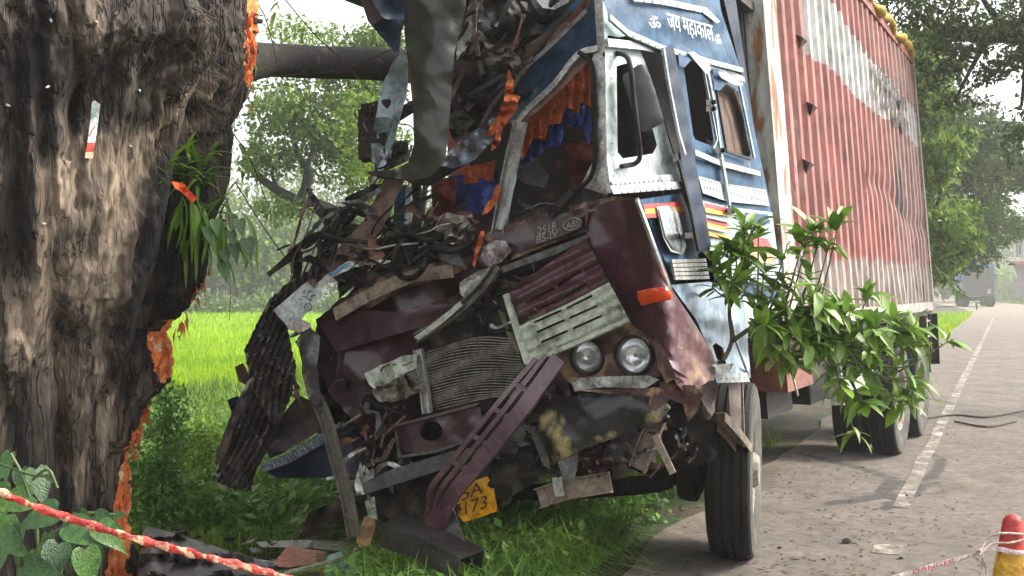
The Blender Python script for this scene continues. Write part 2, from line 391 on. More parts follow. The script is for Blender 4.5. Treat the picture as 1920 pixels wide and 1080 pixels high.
skid = np.maximum(near(XY[:, 0], XY[:, 1], [gp(x, y)[:2] for x, y in ((1500, 850), (1620, 880), (1680, 900), (1650, 930), (1560, 945))], .12),
                  near(XY[:, 0], XY[:, 1], [gp(x, y)[:2] for x, y in ((1660, 955), (1745, 905), (1765, 870), (1750, 850))], .10)) * .8
skid = np.maximum(skid, near(XY[:, 0], XY[:, 1], [gp(x, y)[:2] for x, y in ((1440, 800), (1700, 800))], .25) * .45)  # broad fainter dark strip across the road under the container
nr_, nc = X.shape; ii, jj = np.meshgrid(np.arange(nr_ - 1), np.arange(nc - 1), indexing='ij'); ii = ii.ravel(); jj = jj.ravel()
build('road', np.c_[XY, Z], np.c_[ii * nc + jj, ii * nc + jj + 1, (ii + 1) * nc + jj + 1, (ii + 1) * nc + jj], asph, attrs={'dirt_and_sun': dirt_and_sun, 'skid': skid}, smooth=True, kind='structure')
mb = MB()
for a, b in ((42.6, 61), (61.5, 96)):
    ts = np.arange(a, b + .01, .5 if b - a > 1 else .2)
    if len(ts) < 2: continue
    e = .02 * fbm(np.c_[ts * 2.1, ts * 0, ts * 0], 8, 3)
    V = []
    for t, q in zip(ts, e):
        c = np.array((np.interp(t, np.arange(320), road_c[:, 0]), np.interp(t, np.arange(320), road_c[:, 1]))); nn = np.array((np.interp(t, np.arange(320), nrm[:, 0]), np.interp(t, np.arange(320), nrm[:, 1])))
        off = 1.27
        V += [(*(c + nn * (off - .055 + q)), .004), (*(c + nn * (off + .055 + q * .5)), .004)]
    mb.add(V, [(2 * i, 2 * i + 1, 2 * i + 3, 2 * i + 2) for i in range(len(ts) - 1)])
q = [gp(1634, 1036, .004), gp(1690, 1040, .004), gp(1693, 1022, .004), gp(1640, 1020, .004)]
mb.add(q, [(0, 1, 2, 3)])
mb.out('road_marking', linem, kind='structure')

# grass, weeds and paddy (nobody could count them)
def blades(name, P, h, wdt, m, seed, lean=.5, **tg):
    r = np.random.default_rng(seed); n = len(P); h = h * r.uniform(.5, 1.25, n) if np.isscalar(h) else h * r.uniform(.6, 1.2, n)
    a = r.uniform(0, 2 * math.pi, n); d = np.c_[np.cos(a), np.sin(a), a * 0]; s = np.c_[-np.sin(a), np.cos(a), a * 0]
    wdt = np.broadcast_to(wdt, n)[:, None] * r.uniform(.6, 1.3, n)[:, None]; hh = h[:, None]; up = np.array((0, 0, 1.)); L = (lean * r.uniform(.2, 1.3, n))[:, None]
    m1 = P + up * hh * .55 + d * hh * L * .25; tp = P + up * hh * (1 - .35 * L) + d * hh * L * .95
    V = np.stack((P - s * wdt / 2, P + s * wdt / 2, m1 + s * wdt * .4, m1 - s * wdt * .4, tp), 1).reshape(-1, 3)
    i = np.arange(n) * 5; Fc = np.concatenate((np.c_[i, i + 1, i + 2], np.c_[i, i + 2, i + 3], np.c_[i + 3, i + 2, i + 4]))
    return build(name, V, Fc, m, attrs={'v': np.repeat(r.uniform(0, .999, n), 5)}, smooth=True, **tg)
paddym = mat('paddy_green', (.32, .48, .022), (.20, .37, .018), s=.35, rough=.75, bump=0, trans=.4, vary=.2, spec=.2)
grassm = mat('grass_green', (.19, .31, .035), (.09, .18, .025), s=1.5, rough=.6, bump=0, trans=.35, vary=.35, spec=.3)
tallm = mat('fresh_grass', (.30, .46, .09), (.12, .24, .045), s=1.2, rough=.6, bump=0, trans=.45, vary=.35, spec=.3)
weedm = mat('weed_green', (.15, .29, .06), (.07, .16, .03), s=2, rough=.5, bump=0, trans=.3, vary=.35, spec=.4)
dryg = mat('dry_litter', (.20, .14, .07), (.09, .06, .035), s=6, rough=.9, bump=.2, vary=.4)
fieldm = mat('field_green', (.30, .44, .02), (.25, .38, .018), s=.35, rough=1, bump=1, bs=9, spec=.1)
def scatter(n, u0, u1, d0, d1, seed, cond=None, pw=1.):
    r = np.random.default_rng(seed); q = r.uniform(0, 1, n); D = (d0 ** -pw + q * (d1 ** -pw - d0 ** -pw)) ** (-1 / pw) if pw else d0 + q * (d1 - d0)
    u = r.uniform(u0, u1, n); x = u * D; s = sdist(x, D); k = np.ones(n, bool) if cond is None else cond(s, x, D)
    x, D = x[k], D[k]; return np.c_[x, D, gz(x, D)]
# paddy base surface, then the rice itself
Xf, Yf = np.meshgrid(np.linspace(-70, 40, 60), np.linspace(15, 79, 50)); s_ = sdist(Xf, Yf)
Vf = np.c_[Xf.ravel(), Yf.ravel(), np.where(s_ < -12.6, -.50, -1.6)]; nr_, nc = Xf.shape; ii, jj = np.meshgrid(np.arange(nr_ - 1), np.arange(nc - 1), indexing='ij'); ii = ii.ravel(); jj = jj.ravel()
ff = np.c_[ii * nc + jj, ii * nc + jj + 1, (ii + 1) * nc + jj + 1, (ii + 1) * nc + jj]; ff = ff[(Vf[ff][:, :, 2] > -1).all(1)]
build('paddy_field', Vf, ff, fieldm, kind='structure')
P = scatter(70000, -.36, .12, 19, 78, 21, lambda s, x, D: s < -12.4, .6); P[:, 2] = -.55
blades('rice', P, .42 + P[:, 1] * .0006, .018 + P[:, 1] * .0011, paddym, 5, .35, kind='stuff', label='bright yellow green young rice in the flat field behind the tree')
P = scatter(42000, -.36, .30, 8, 21, 22, lambda s, x, D: (s < -4) & (s > -13.2), .6)
blades('tall_grass', P, .30 + .02 * np.maximum(P[:, 1] - 8, 0), .012 + P[:, 1] * .0008, grassm, 6, .7, kind='stuff')
P = scatter(46000, -.42, .3, 4.6, 11, 23, lambda s, x, D: (s < -.04 - .2 * (1 + vnoise(np.c_[x * 2, D * 2, x * 0], 4))) & (s > -4.6) & (np.hypot(x + 2.6, D - 5.8) > .9) & ~((x < -.75) & (D < 6.6) & (x > -2.2)), .4)
blades('verge_grass', P, .20, .008, grassm, 7, 1.1, kind='stuff')
P = scatter(9000, -.14, .12, 4.8, 6.6, 24, lambda s, x, D: (s < -.15) & (s > -2.3) & (x > -.75), 0)
blades('long_grass_tuft', P, .34, .010, tallm, 8, 1.7, kind='stuff')
P = scatter(26000, .3, .48, 22, 64, 25, lambda s, x, D: (s < .1) & (s > -6), 1.)
blades('roadside_grass', P, .35, .05, paddym, 9, .6, kind='stuff')
P = scatter(12000, -.2, .6, 45, 140, 26, lambda s, x, D: (s > RW + .3) & (s < RW + 9), 1.)
blades('far_verge_grass', P, .5, .1, grassm, 12, .6, kind='stuff')
# broad-leaved weeds
def weeds(name, P, size, seed, h=.2, **k):
    r = np.random.default_rng(seed); Q = []
    for c in P: Q.append(c + np.c_[r.normal(0, .09, (14, 2)), r.uniform(.02, h, 14)])
    V, Fc, v = leaves_mesh(np.concatenate(Q), size, seed, up=1.2, asp=.6); return build(name, V, Fc, weedm, attrs={'v': v}, **k)
weeds('broadleaf_weeds', scatter(520, -.2, .17, 4.8, 7.5, 31, lambda s, x, D: (s < -.25) & (s > -2.4) & (x > -.75), 0), .065, 31, .26, kind='stuff')
weeds('verge_weeds', scatter(700, -.36, .05, 7, 16, 32, lambda s, x, D: (s < -1.5) & (s > -12.5), .5), .10, 32, .45, kind='stuff')
# leaf litter and soil crumbs
def litter(name, P, size, m, seed, **k):
    r = np.random.default_rng(seed); P = P + np.c_[np.zeros((len(P), 2)), r.uniform(.006, .02, len(P))]
    V, Fc, v = leaves_mesh(P, size, seed, up=6, asp=.6); V[:, 2] = np.repeat(P[:, 2], 4) + (V[:, 2] - np.repeat(P[:, 2], 4)) * .25; V[:, 2] = np.maximum(V[:, 2], np.repeat(P[:, 2] - .004, 4))
    return build(name, V, Fc, m, attrs={'v': v}, **k)
litter('leaf_litter', scatter(2300, -.3, .5, 5, 22, 41, lambda s, x, D: (s < 1.3) & (s > -1.4), .8), .05, dryg, 41, kind='stuff')
litter('road_litter', scatter(1700, .1, .5, 5.4, 30, 42, lambda s, x, D: (s > .3) & (s < 7), .9), .035, mat('dark_litter', (.06, .045, .03), (.03, .03, .02), rough=.9, vary=.4), 42, kind='stuff')
pebm = mat('dark_stone', (.05, .045, .04), (.03, .027, .025), rough=.9, bump=.6, bs=40)
def rock(name, c, r, m, seed, **k):
    import bmesh
    bm = bmesh.new(); bmesh.ops.create_icosphere(bm, subdivisions=2, radius=1)
    V = np.array([tuple(v.co) for v in bm.verts]); Fc = [tuple(v.index for v in f.verts) for f in bm.faces]; bm.free()
    V *= (1 + .35 * fbm(V * 1.4 + seed * 3.1, seed, 3))[:, None]; V *= np.array((r, r * .8, r * .6)); V += np.array(c) + (0, 0, r * .35)
    return build(name, V, Fc, m, smooth=True, sharp=30, **k)
for i, (x, y, r, lb) in enumerate(((1588, 1018, .032, 'largest dark stone lying on the asphalt left of the white paint patch'), (1462, 1028, .014, 'small dark stone on the asphalt just right of the front wheel'),
        (1545, 1050, .011, 'small flat dark stone near the bottom edge below the big stone'), (1690, 1048, .014, 'small dark stone below the white paint patch'), (1700, 930, .014, 'dark stone between the skid mark and the edge line'))):
    rock('stone', gp(x, y), r, pebm, i + 3, label=lb, cat='stone', group='loose stones on the road')
P = scatter(260, .08, .5, 5.6, 12, 43, lambda s, x, D: (s > .1) & (s < 6), .5)
mb = MB(); rs = np.random.default_rng(4)
for p in P:
    r = rs.uniform(.003, .009); q = rs.normal(size=(6, 3)) * .2 + np.array([(1, 0, 0), (-1, 0, 0), (0, 1, 0), (0, -1, 0), (0, 0, 1), (0, 0, -.2)]); mb.add(p + (0, 0, .013) + q * r, [(0, 2, 4), (2, 1, 4), (1, 3, 4), (3, 0, 4), (2, 0, 5), (1, 2, 5), (3, 1, 5), (0, 3, 5)])
mb.out('grit', pebm, kind='stuff')

# ------------------------------------------------------------------ the big damaged tree
tree = empty('old_tree', (-2.65, 5.85, -.2), 'huge old gnarled tree with raw orange gashes, left of the wrecked truck', 'tree')
def sil(py, tab):
    return np.interp(py, [t[0] for t in tab], [t[1] for t in tab])
fl = [(-400, 470), (-150, 400), (0, 398), (60, 408), (100, 398), (150, 368), (200, 342), (300, 322), (400, 305), (480, 288), (560, 262), (650, 235), (700, 215), (780, 205), (900, 200), (1080, 195), (1300, 200)]
bl = [(-400, 540), (-150, 500), (0, 482), (125, 474), (175, 455), (225, 437), (300, 428), (400, 415), (450, 408), (520, 392), (590, 352), (625, 328), (680, 326), (725, 304), (760, 281), (820, 270), (850, 246), (910, 231), (965, 238), (1040, 221), (1080, 218), (1300, 230)]
zs = np.r_[np.linspace(-.5, 3.6, 470), np.linspace(3.62, 5.2, 40)]; phi = np.r_[np.linspace(R(48), R(205), 620, endpoint=False), np.linspace(R(205), R(408), 110, endpoint=False)]
O = np.array((-2.7, 5.8)); cf = np.array((-2.75, 5.55)); cb = np.array((-2.55, 6.15))
def Rz(z, c, tab):
    py = 540 - (z - CZ) / c[1] * F; u = (sil(py, tab) - 960) / F; return (u * c[1] - c[0]) / np.sqrt(1 + u * u)
Rf = Rz(zs, cf, fl); Rb = np.maximum(Rz(zs, cb, bl), .35)
dirs = np.c_[np.sin(phi), np.cos(phi)]
def ray(c, Rr):
    oc = O - c; b = dirs @ oc; cc = oc @ oc - Rr[:, None] ** 2; return -b[None] + np.sqrt(np.maximum(b[None] ** 2 - cc, .0001))
ra = ray(cf, Rf); rb = ray(cb, Rb); rad = np.maximum(ra, rb)
Zg = np.repeat(zs[:, None], len(phi), 1); Pn = np.stack((rad * np.sin(phi)[None], rad * np.cos(phi)[None], Zg), -1).reshape(-1, 3)
n1 = fbm(Pn * np.array((2.6, 2.6, .55)), 60, 4); n2 = fbm(Pn * np.array((9, 9, 2.2)), 61, 4); n3 = fbm(Pn * 3.3, 62, 3); n4 = fbm(Pn * np.array((26, 26, 9)), 63, 3)
rad = rad.ravel() - .11 * np.abs(n1) * 1.8 + .055 - .055 * np.abs(n2) * 1.6 + .06 * n3 + .016 * n4 + .02 * fbm(Pn * np.array((14, 14, 5)), 64, 3)
V = np.c_[O[0] + rad * np.tile(dirs[:, 0], len(zs)), O[1] + rad * np.tile(dirs[:, 1], len(zs)), Pn[:, 2]]
PX = 960 + V[:, 0] / V[:, 1] * F; PY = 540 - (V[:, 2] - CZ) / V[:, 1] * F
# burl (knot) swelling on the right of the front lobe, hollows
def blob(x, y, rx, ry): return np.exp(-((PX - x) / rx) ** 2 - ((PY - y) / ry) ** 2) * (V[:, 1] < 5.9)
push = .10 * blob(370, 40, 60, 60) - .09 * blob(368, 10, 22, 40) - .08 * blob(130, 195, 35, 40) + .07 * blob(180, 700, 60, 70) - .06 * blob(150, 640, 40, 40) - .10 * blob(30, 300, 30, 240) + .06 * blob(170, 420, 70, 120) - .07 * blob(120, 860, 18, 110) + .06 * blob(60, 900, 50, 100)
sf = sil(PY, fl); sb = sil(PY, bl); ins = (V[:, 1] < 6.2) * np.clip((760 - PY) / 120, 0, 1) * np.clip((sb - sf) / 40, 0, 1)
push = push - .24 * np.exp(-((PX - sf - 26) / 24) ** 2) * ins + .09 * np.exp(-((PX - sf + 26) / 26) ** 2) * ins - .10 * np.exp(-((PX - sf - 70) / 14) ** 2) * ins * (PY > 250)
push = push - .06 * np.exp(-((PX - 70 - .06 * PY) / 16) ** 2) - .05 * np.exp(-((PX - 190 + .05 * (PY - 600)) / 12) ** 2) * (PY > 560) - .05 * np.exp(-((PX - 130 - 20 * np.sin(PY / 90)) / 10) ** 2) * (PY < 300)
V[:, :2] += (np.tile(dirs, (len(zs), 1))) * push[:, None]
nr_, nc = len(zs), len(phi); ii, jj = np.meshgrid(np.arange(nr_ - 1), np.arange(nc), indexing='ij'); ii = ii.ravel(); jj = jj.ravel(); jk = (jj + 1) % nc
Fq = np.c_[ii * nc + jj, ii * nc + jk, (ii + 1) * nc + jk, (ii + 1) * nc + jj]
PX = 960 + V[:, 0] / V[:, 1] * F; PY = 540 - (V[:, 2] - CZ) / V[:, 1] * F
nz = fbm(V * np.array((9, 9, 5)), 70, 3) * 26
front = np.tile(dirs[:, 1], len(zs)) < .55
stk = fbm(V * np.array((17, 17, 1.6)), 77, 4); stn = fbm(V * 3.1, 78, 3)
def soft(poly, w_=1):
    m_ = (inside(PX + nz * w_, PY + nz * w_, poly) & front).astype(float).reshape(len(zs), len(phi))
    for k in range(3):
        for ax_ in (0, 1):
            for sh in (1, 2, 4): m_ = (m_ + np.roll(m_, sh, ax_) + np.roll(m_, -sh, ax_)) / 3
    return m_.ravel() * np.clip(1 + 1.1 * stk + .5 * stn, 0, 1.6)
bare = np.maximum(soft([(95, 300), (150, 255), (230, 250), (300, 240), (330, 200), (345, 215), (300, 300), (285, 400), (270, 500), (235, 620), (205, 640), (90, 600), (40, 620), (60, 480)]) * .8, soft([(0, 540), (200, 560), (225, 700), (215, 900), (150, 950), (90, 700), (0, 700)]) * .45)
bare = np.maximum(bare, soft([(135, 40), (190, 0), (210, 60), (160, 130), (130, 170)]) * .55); bare = np.maximum(bare, soft([(235, 0), (250, 0), (248, 180), (232, 200)]) * .6)
bare = np.maximum(bare, soft([(268, 380), (290, 330), (335, 185), (390, 120), (408, 80), (405, 100), (345, 200), (305, 330), (290, 470), (230, 560), (235, 640), (215, 640), (225, 540)], .4) * .8)  # pale rim light painted along the front lobe's edge, not bare wood
bare = np.maximum(bare, soft([(165, 760), (200, 770), (210, 830), (195, 880), (165, 840)]) * .6)
dark = soft([(0, 120), (60, 100), (90, 230), (70, 400), (50, 520), (10, 520)]) * .5 + soft([(150, 300), (190, 300), (200, 500), (150, 530), (120, 640), (100, 600)]) * .45 + soft([(290, 260), (330, 240), (400, 330), (380, 520), (310, 600), (250, 760), (200, 700)], .6) * .6 + soft([(60, 20), (110, 60), (350, 90), (280, 150), (250, 290), (200, 290), (100, 260)], 1) * .35 + soft([(110, 610), (180, 600), (190, 670), (120, 690)]) * .4  # dark bark, with shade painted into the recess beside the front lobe
gash = [[(470, -200), (505, -200), (500, 20), (490, 110), (478, 200), (462, 190), (464, 120), (458, 60), (466, 0)],
        [(372, 545), (405, 505), (420, 505), (380, 600), (345, 650), (340, 700), (303, 720), (290, 690), (283, 655), (286, 620), (308, 600), (338, 595)],
        [(270, 765), (300, 755), (290, 830), (262, 860), (250, 910), (256, 970), (240, 1200), (196, 1200), (205, 1040), (212, 960), (222, 880), (246, 825)]]
g = np.zeros(len(V), bool); nz2 = fbm(V * 14, 71, 3) * 12
for p in gash: g |= inside(PX + nz2, PY + nz2 * .6, p) & (V[:, 0] > -2.55)
dr3 = np.tile(dirs, (len(zs), 1))
gn = fbm(V * np.array((22, 22, 7)), 72, 3)
V[:, :2] += dr3 * (np.where(g, -.035 + .07 * gn, 0) )[:, None]
gf = g[Fq].all(1)
build('trunk', V, Fq[~gf], bark, tree, attrs={'bare': bare, 'dark': dark}, smooth=True)
build('torn_wood', V, Fq[gf], torn, tree, smooth=True, sharp=40, label='raw orange splintered wood along the right edge of the trunk')
BV = BVHTree.FromPolygons([tuple(v) for v in V], [tuple(map(int, f)) for f in Fq])
def onT(px, py, off=0):                     # point on the bark seen at a pixel
    d = Vector((W(px, py, 1.) - np.array((0, 0, CZ)))).normalized(); h = BV.ray_cast(Vector((0, 0, CZ)), d)
    if h[0] is None: return W(px, py, 6.0 - off), np.array((0, -1., 0))
    return np.array(h[0]) - np.array(d) * off, np.array(h[1])
# horizontal limb behind, upper limb out of frame
tube('limb', [W(440, 120, 7.2), W(500, 113, 7.7), W(600, 117, 8.3), W(700, 120, 8.8), W(800, 128, 9.3), W(930, 120, 9.9), W(1100, 60, 11), W(1240, -60, 12)], .15, branchm, tree, 10, 14, [1, .82, .85, .9, .9, .85, .7, .5])
# torn splinters at the gashes
mb = MB()
for (x0, y0, x1, y1, n) in ((472, 5, 470, 200, 26), (395, 515, 300, 690, 34), (280, 765, 238, 900, 30), (238, 900, 215, 1075, 26)):
    for k in range(n):
        t = rnd.random(); px = x0 + (x1 - x0) * t + rnd.uniform(-9, 5); py = y0 + (y1 - y0) * t; c, _ = onT(px, py, .01)
        L = rnd.uniform(.03, .09); d = np.array((rnd.uniform(-.1, .35), rnd.uniform(-.5, 0), rnd.choice((-1, 1)) * 1.)); d = d / np.linalg.norm(d) * L; s = rnd.uniform(.006, .014)
        V_ = [c + np.array((-s, 0, 0)), c + np.array((s, -s, 0)), c + np.array((0, s, 0)), c + d]; mb.add(V_, [(0, 1, 3), (1, 2, 3), (2, 0, 3), (2, 1, 0)])
mb.out('splinters', torn, tree, kind='stuff')
# nails
nailm = mat('pale_nail_head', (.75, .75, .75), rough=.5, bump=0)
for x, y in ((95, 37), (180, 41), (266, 52), (91, 162), (261, 169), (13, 197), (243, 274), (80, 420)):
    p, nn = onT(x, y, .004); V_, F_ = lathe([(0.004, 0.0001), (.003, .006), (-.004, .007), (-.02, .002)], p, -nn * -1, 8); build('nail', V_, F_, nailm, tree)
# bark flakes / dead creeper twigs on the back lobe
twm = mat('dry_twig', (.09, .072, .055), (.04, .033, .026), rough=.9, bump=.2)
mb = MB()
for k in range(150):
    px = rnd.uniform(330, 470); py = rnd.uniform(0, 330); 
    if px > sil(py, bl) + 6: continue
    p, _ = onT(px, py, .02); a = rnd.uniform(-.9, .5); L = rnd.uniform(20, 70); q, _ = onT(min(px + L * math.cos(a + 1.2), sil(py, bl)), py + L * math.sin(a + 1.2), .03); mid = (p + q) / 2 + np.array((0, -.05, rnd.uniform(-.03, .03)))
    if np.linalg.norm(p - q) > .5: continue
    tube('', [p, mid, q], .0019, None, k=3, n=4, mb=mb)
mb.out('dead_creeper', twm, tree, kind='stuff')
# ------------------------------------------------------------------ materials of the truck
maroon = mat('maroon_paint', (.075, .022, .032), (.050, .014, .021), s=3, rough=.38, bump=.12, bs=10, coat=.1, c3=(.13, .095, .075), s3=3.2, t3=.62)
maroon_d = mat('dirty_maroon_paint', (.050, .012, .020), (.026, .007, .011), s=2.5, rough=.36, bump=.06, bs=9, coat=.25, c3=(.055, .030, .026), s3=5, t3=.6)
rusty_m = mat('rust_streaked_maroon', (.10, .045, .035), (.055, .02, .024), s=5, rough=.6, bump=.5, bs=30, c3=(.26, .16, .10), s3=6, t3=.52)
blue = mat('blue_enamel', (.032, .098, .185), (.02, .06, .125), s=3, rough=.5, bump=.12, bs=12, c3=(.13, .17, .20), s3=3, t3=.63, spec=.22)
navy = mat('navy_paint', (.012, .026, .06), (.009, .018, .04), s=4, spec=.2, rough=.5, bump=.15, bs=15, c3=(.07, .075, .08), s3=4, t3=.62)
whitep = mat('white_enamel', (.42, .48, .48), (.31, .36, .37), s=3, spec=.25, rough=.45, bump=.1, bs=14, c3=(.32, .32, .30), s3=6, t3=.64)
cream = mat('cream_paint', (.42, .46, .38), (.34, .38, .31), s=4, rough=.5, bump=.2, bs=25, c3=(.16, .15, .11), s3=7, t3=.62)
steel = mat('bright_sheet_steel', (.5, .53, .56), (.34, .38, .42), s=5, rough=.32, metal=.8, bump=.2, bs=8, c3=(.3, .28, .25), s3=5, t3=.68)
steel_d = mat('dull_steel', (.15, .155, .155), (.07, .07, .07), s=7, rough=.45, metal=.5, bump=.35, bs=25, c3=(.12, .08, .06), s3=6, t3=.58)
alum = mat('dusty_aluminium', (.48, .48, .46), (.32, .32, .30), s=8, rough=.4, metal=.6, bump=.3, bs=30, c3=(.2, .16, .12), s3=8, t3=.62)
black = mat('black_rubber', (.010, .010, .0105), (.006, .006, .006), s=6, spec=.3, rough=.65, bump=.2, bs=40, c3=(.03, .027, .024), s3=5, t3=.62)
blackm = mat('black_metal', (.011, .0105, .011), (.005, .005, .0055), s=6, spec=.3, rough=.55, bump=.4, bs=24, c3=(.05, .037, .028), s3=4, t3=.56)
grease = mat('greasy_iron', (.017, .015, .013), (.007, .006, .006), s=8, spec=.35, rough=.55, bump=.7, bs=20, c3=(.055, .038, .027), s3=6, t3=.58)
brown = mat('brown_primer', (.17, .105, .085), (.12, .07, .058), s=4, rough=.6, bump=.25, bs=20, c3=(.24, .18, .14), s3=6, t3=.62)
rust = mat('rust', (.20, .095, .045), (.11, .05, .03), s=7, rough=.85, bump=.7, bs=35, c3=(.06, .04, .03), s3=5, t3=.58)
tan = mat('dusty_bracket', (.30, .24, .18), (.20, .155, .12), s=6, rough=.75, bump=.4, bs=30, c3=(.10, .07, .05), s3=6, t3=.6)
olive = mat('dark_olive_sheet', (.038, .042, .032), (.024, .026, .021), s=2.5, rough=.42, bump=.2, bs=10, coat=.1, c3=(.085, .07, .055), s3=3, t3=.64)
charred = mat('dark_wood', (.028, .020, .015), (.010, .008, .006), s=9, st=(1, 1, 1), rough=.85, bump=.7, bs=40, c3=(.10, .075, .055), s3=7, t3=.6)
ribbed = mat('grey_black_ribbed_sheet', (.085, .076, .068), (.030, .027, .025), s=7, rough=.45, bump=.4, bs=26, c3=(.10, .085, .07), s3=5, t3=.6)
orangec = mat('orange_cloth', (.60, .15, .04), (.42, .09, .025), s=6, rough=.9, bump=.3, bs=40)
bluec = mat('blue_cloth', (.04, .075, .34), (.025, .045, .2), s=6, rough=.9, bump=.3, bs=40)
redc = mat('dark_red_cloth', (.19, .025, .018), (.10, .014, .012), s=6, rough=.9, bump=.3, bs=40)
lime = mat('lime_fabric', (.36, .62, .02), (.28, .5, .015), rough=.8, bump=.1)
foil = mat('crumpled_foil_panel', (.55, .60, .66), (.34, .40, .48), s=9, rough=.2, metal=.9, bump=.6, bs=14)
teal_w = mat('pale_teal_panel', (.33, .43, .46), (.22, .31, .34), s=4, rough=.4, bump=.2, bs=12, c3=(.10, .11, .11), s3=4, t3=.62)
yellow = mat('plate_yellow', (.80, .38, .006), (.72, .32, .006), rough=.45, bump=.05, c3=(.3, .18, .05), s3=7, t3=.7)
letterb = mat('black_lettering', (.02, .02, .02), rough=.6, bump=0)
letterw = mat('white_lettering', (.78, .80, .80), (.7, .72, .72), rough=.6, bump=0, c3=(.1, .2, .35), s3=9, t3=.66)
letterg = mat('grey_lettering', (.36, .33, .30), rough=.6, bump=0)
redp = mat('red_stripe_paint', (.62, .04, .03), rough=.45, bump=0); yelp = mat('yellow_stripe_paint', (.80, .42, .04), rough=.45, bump=0)
redbox = mat('container_red', (.29, .092, .077), (.205, .066, .057), s=2.2, st=(1, 1, .4), rough=.62, bump=.25, bs=14, c3=(.26, .14, .12), s3=2.2, t3=.6,
             attr=[('white', (.36, .37, .36)), ('grime', (.24, .20, .18), .5, 1.1), ('soot', (.075, .045, .045))])
rustwhite = mat('rusty_white_post', (.42, .44, .39), (.34, .36, .32), s=3, rough=.6, bump=.3, bs=20, c3=(.24, .10, .045), s3=5, t3=.49, st=(1, 1, .3))
woolm = mat('frayed_padding', (.11, .097, .078), (.04, .035, .03), s=14, rough=1, bump=1, bs=30)

truck = empty('wrecked_truck', (1.3, 6.0, 0), 'wrecked blue and maroon lorry with crushed cab and red container, rammed beside the old tree', 'lorry')
# ---- container, tail first
CS0, CS1, CH0, CH1 = 2.08, 9.35, 1.36, 4.45
def hs_of(px, py):
    p = SP(px, py); q = p - C0; return AX @ q, p[2]
L = CS1 - CS0 - .44; pitch = L / 25; prof = []
for i in range(25):
    b = CS0 + .34 + i * pitch
    prof += [(b, 0), (b + pitch * .28, 0), (b + pitch * .40, -.036), (b + pitch * .5, -.036), (b + pitch * .84, -.036), (b + pitch * .96, 0)]
prof.append((CS1 - .10, 0)); prof = np.array(prof); hh = np.linspace(CH0 + .02, CH1 - .08, 90)
S, H = np.meshgrid(prof[:, 0], hh); O_ = np.repeat(prof[None, :, 1], len(hh), 0)
Q = np.c_[S.ravel(), H.ravel(), S.ravel() * 0]
dent = .03 * np.clip((Q[:, 0] - 5.6) / 2, 0, 1) * fbm(Q * np.array((1.1, .6, 1)), 80, 2) + .006 * fbm(Q * np.array((1., .8, 1)), 81, 2) + .03 * np.clip(1.75 - Q[:, 1], 0, 1) / .4 * fbm(Q * np.array((3, 2, 1)), 82, 2)
crs = np.exp(-((Q[:, 1] - 1.80 - .05 * np.sin(Q[:, 0] * 3)) / .03) ** 2) * .005 + np.exp(-((Q[:, 1] - 2.45 - .15 * np.sin(Q[:, 0] * 1.3)) / .09) ** 2) * .02 * (Q[:, 0] > 5.5)
fl_ = 1 - .15 * np.clip(1.78 - Q[:, 1], 0, .1) / .1
off = O_.ravel() * fl_ + dent - crs
Vc = np.array([TK(s, -o, h) for s, h, o in zip(Q[:, 0], Q[:, 1], off)])
up_ = np.array([hs_of(*p) for p in ((1545, -30), (1565, 0), (1600, 62), (1640, 112), (1700, 190), (1712, 205))]); lo_ = np.array([hs_of(*p) for p in ((1512, 98), (1560, 128), (1600, 178), (1650, 212), (1690, 245), (1712, 270))])
wob = .06 * fbm(Q * 2.2, 83, 3)
s0b = hs_of(1512, 60)[0]
white = ((Q[:, 1] + wob < np.interp(Q[:, 0], up_[:, 0], up_[:, 1])) | (Q[:, 0] < up_[0, 0])) & (Q[:, 1] + wob > np.interp(Q[:, 0], lo_[:, 0], lo_[:, 1])) & (Q[:, 0] > s0b)
sp_ = Q[:, 1] + (Q[:, 0] - CS0) * .0
grime = np.clip((1.86 + .1 * fbm(Q * np.array((4, .5, 1)), 84, 3) - Q[:, 1]) / .1, 0, 1) * .8 + np.clip((Q[:, 0] - 5.2) / 3, 0, 1) * .33 + .15
so1 = hs_of(1690, 360)
soot = np.clip(1.25 - np.hypot((Q[:, 0] - so1[0]) / .5, (Q[:, 1] - so1[1]) / .42) + .4 * fbm(Q * np.array((2.5, 2, 1)), 85, 3), 0, 1) * .9
so2 = hs_of(1622, 260); soot = np.maximum(soot, np.clip(1.8 - Q[:, 1], 0, .3) / .3 * np.clip(.1 + 1.3 * fbm(Q * np.array((9, .9, 1)), 86, 3), 0, 1)); soot = np.maximum(soot, (np.hypot((Q[:, 0] - so2[0]) / .10, (Q[:, 1] - so2[1]) / .16) < 1) * .9)
nr_, nc = S.shape; ii, jj = np.meshgrid(np.arange(nr_ - 1), np.arange(nc - 1), indexing='ij'); ii = ii.ravel(); jj = jj.ravel()
cont = build('container_body', Vc, np.c_[ii * nc + jj, ii * nc + jj + 1, (ii + 1) * nc + jj + 1, (ii + 1) * nc + jj], redbox, truck, attrs={'white': white * .75, 'grime': grime, 'soot': soot}, smooth=True, sharp=25,
             label='red corrugated container side with a slanting white band, dents and soot')
def tkb(name, s0, s1, w0, w1, z0, z1, m, parent=truck, fn=TK, **k):
    mb = MB(); mb.box(fn, s0, s1, w0, w1, z0, z1); return mb.out(name, m, parent, **k)
tkb('container_shell', CS0, CS1 - .02, .05, 2.44, CH0 + .01, CH1 - .02, redbox, cont)
tkb('corner_post', CS0 - .02, CS0 + .33, -.03, .10, CH0 - .06, CH1, rustwhite, cont, label='rust-streaked white corner post')
tkb('end_post', CS1 - .10, CS1 + .02, -.025, .14, CH0 - .05, CH1, tan, cont)
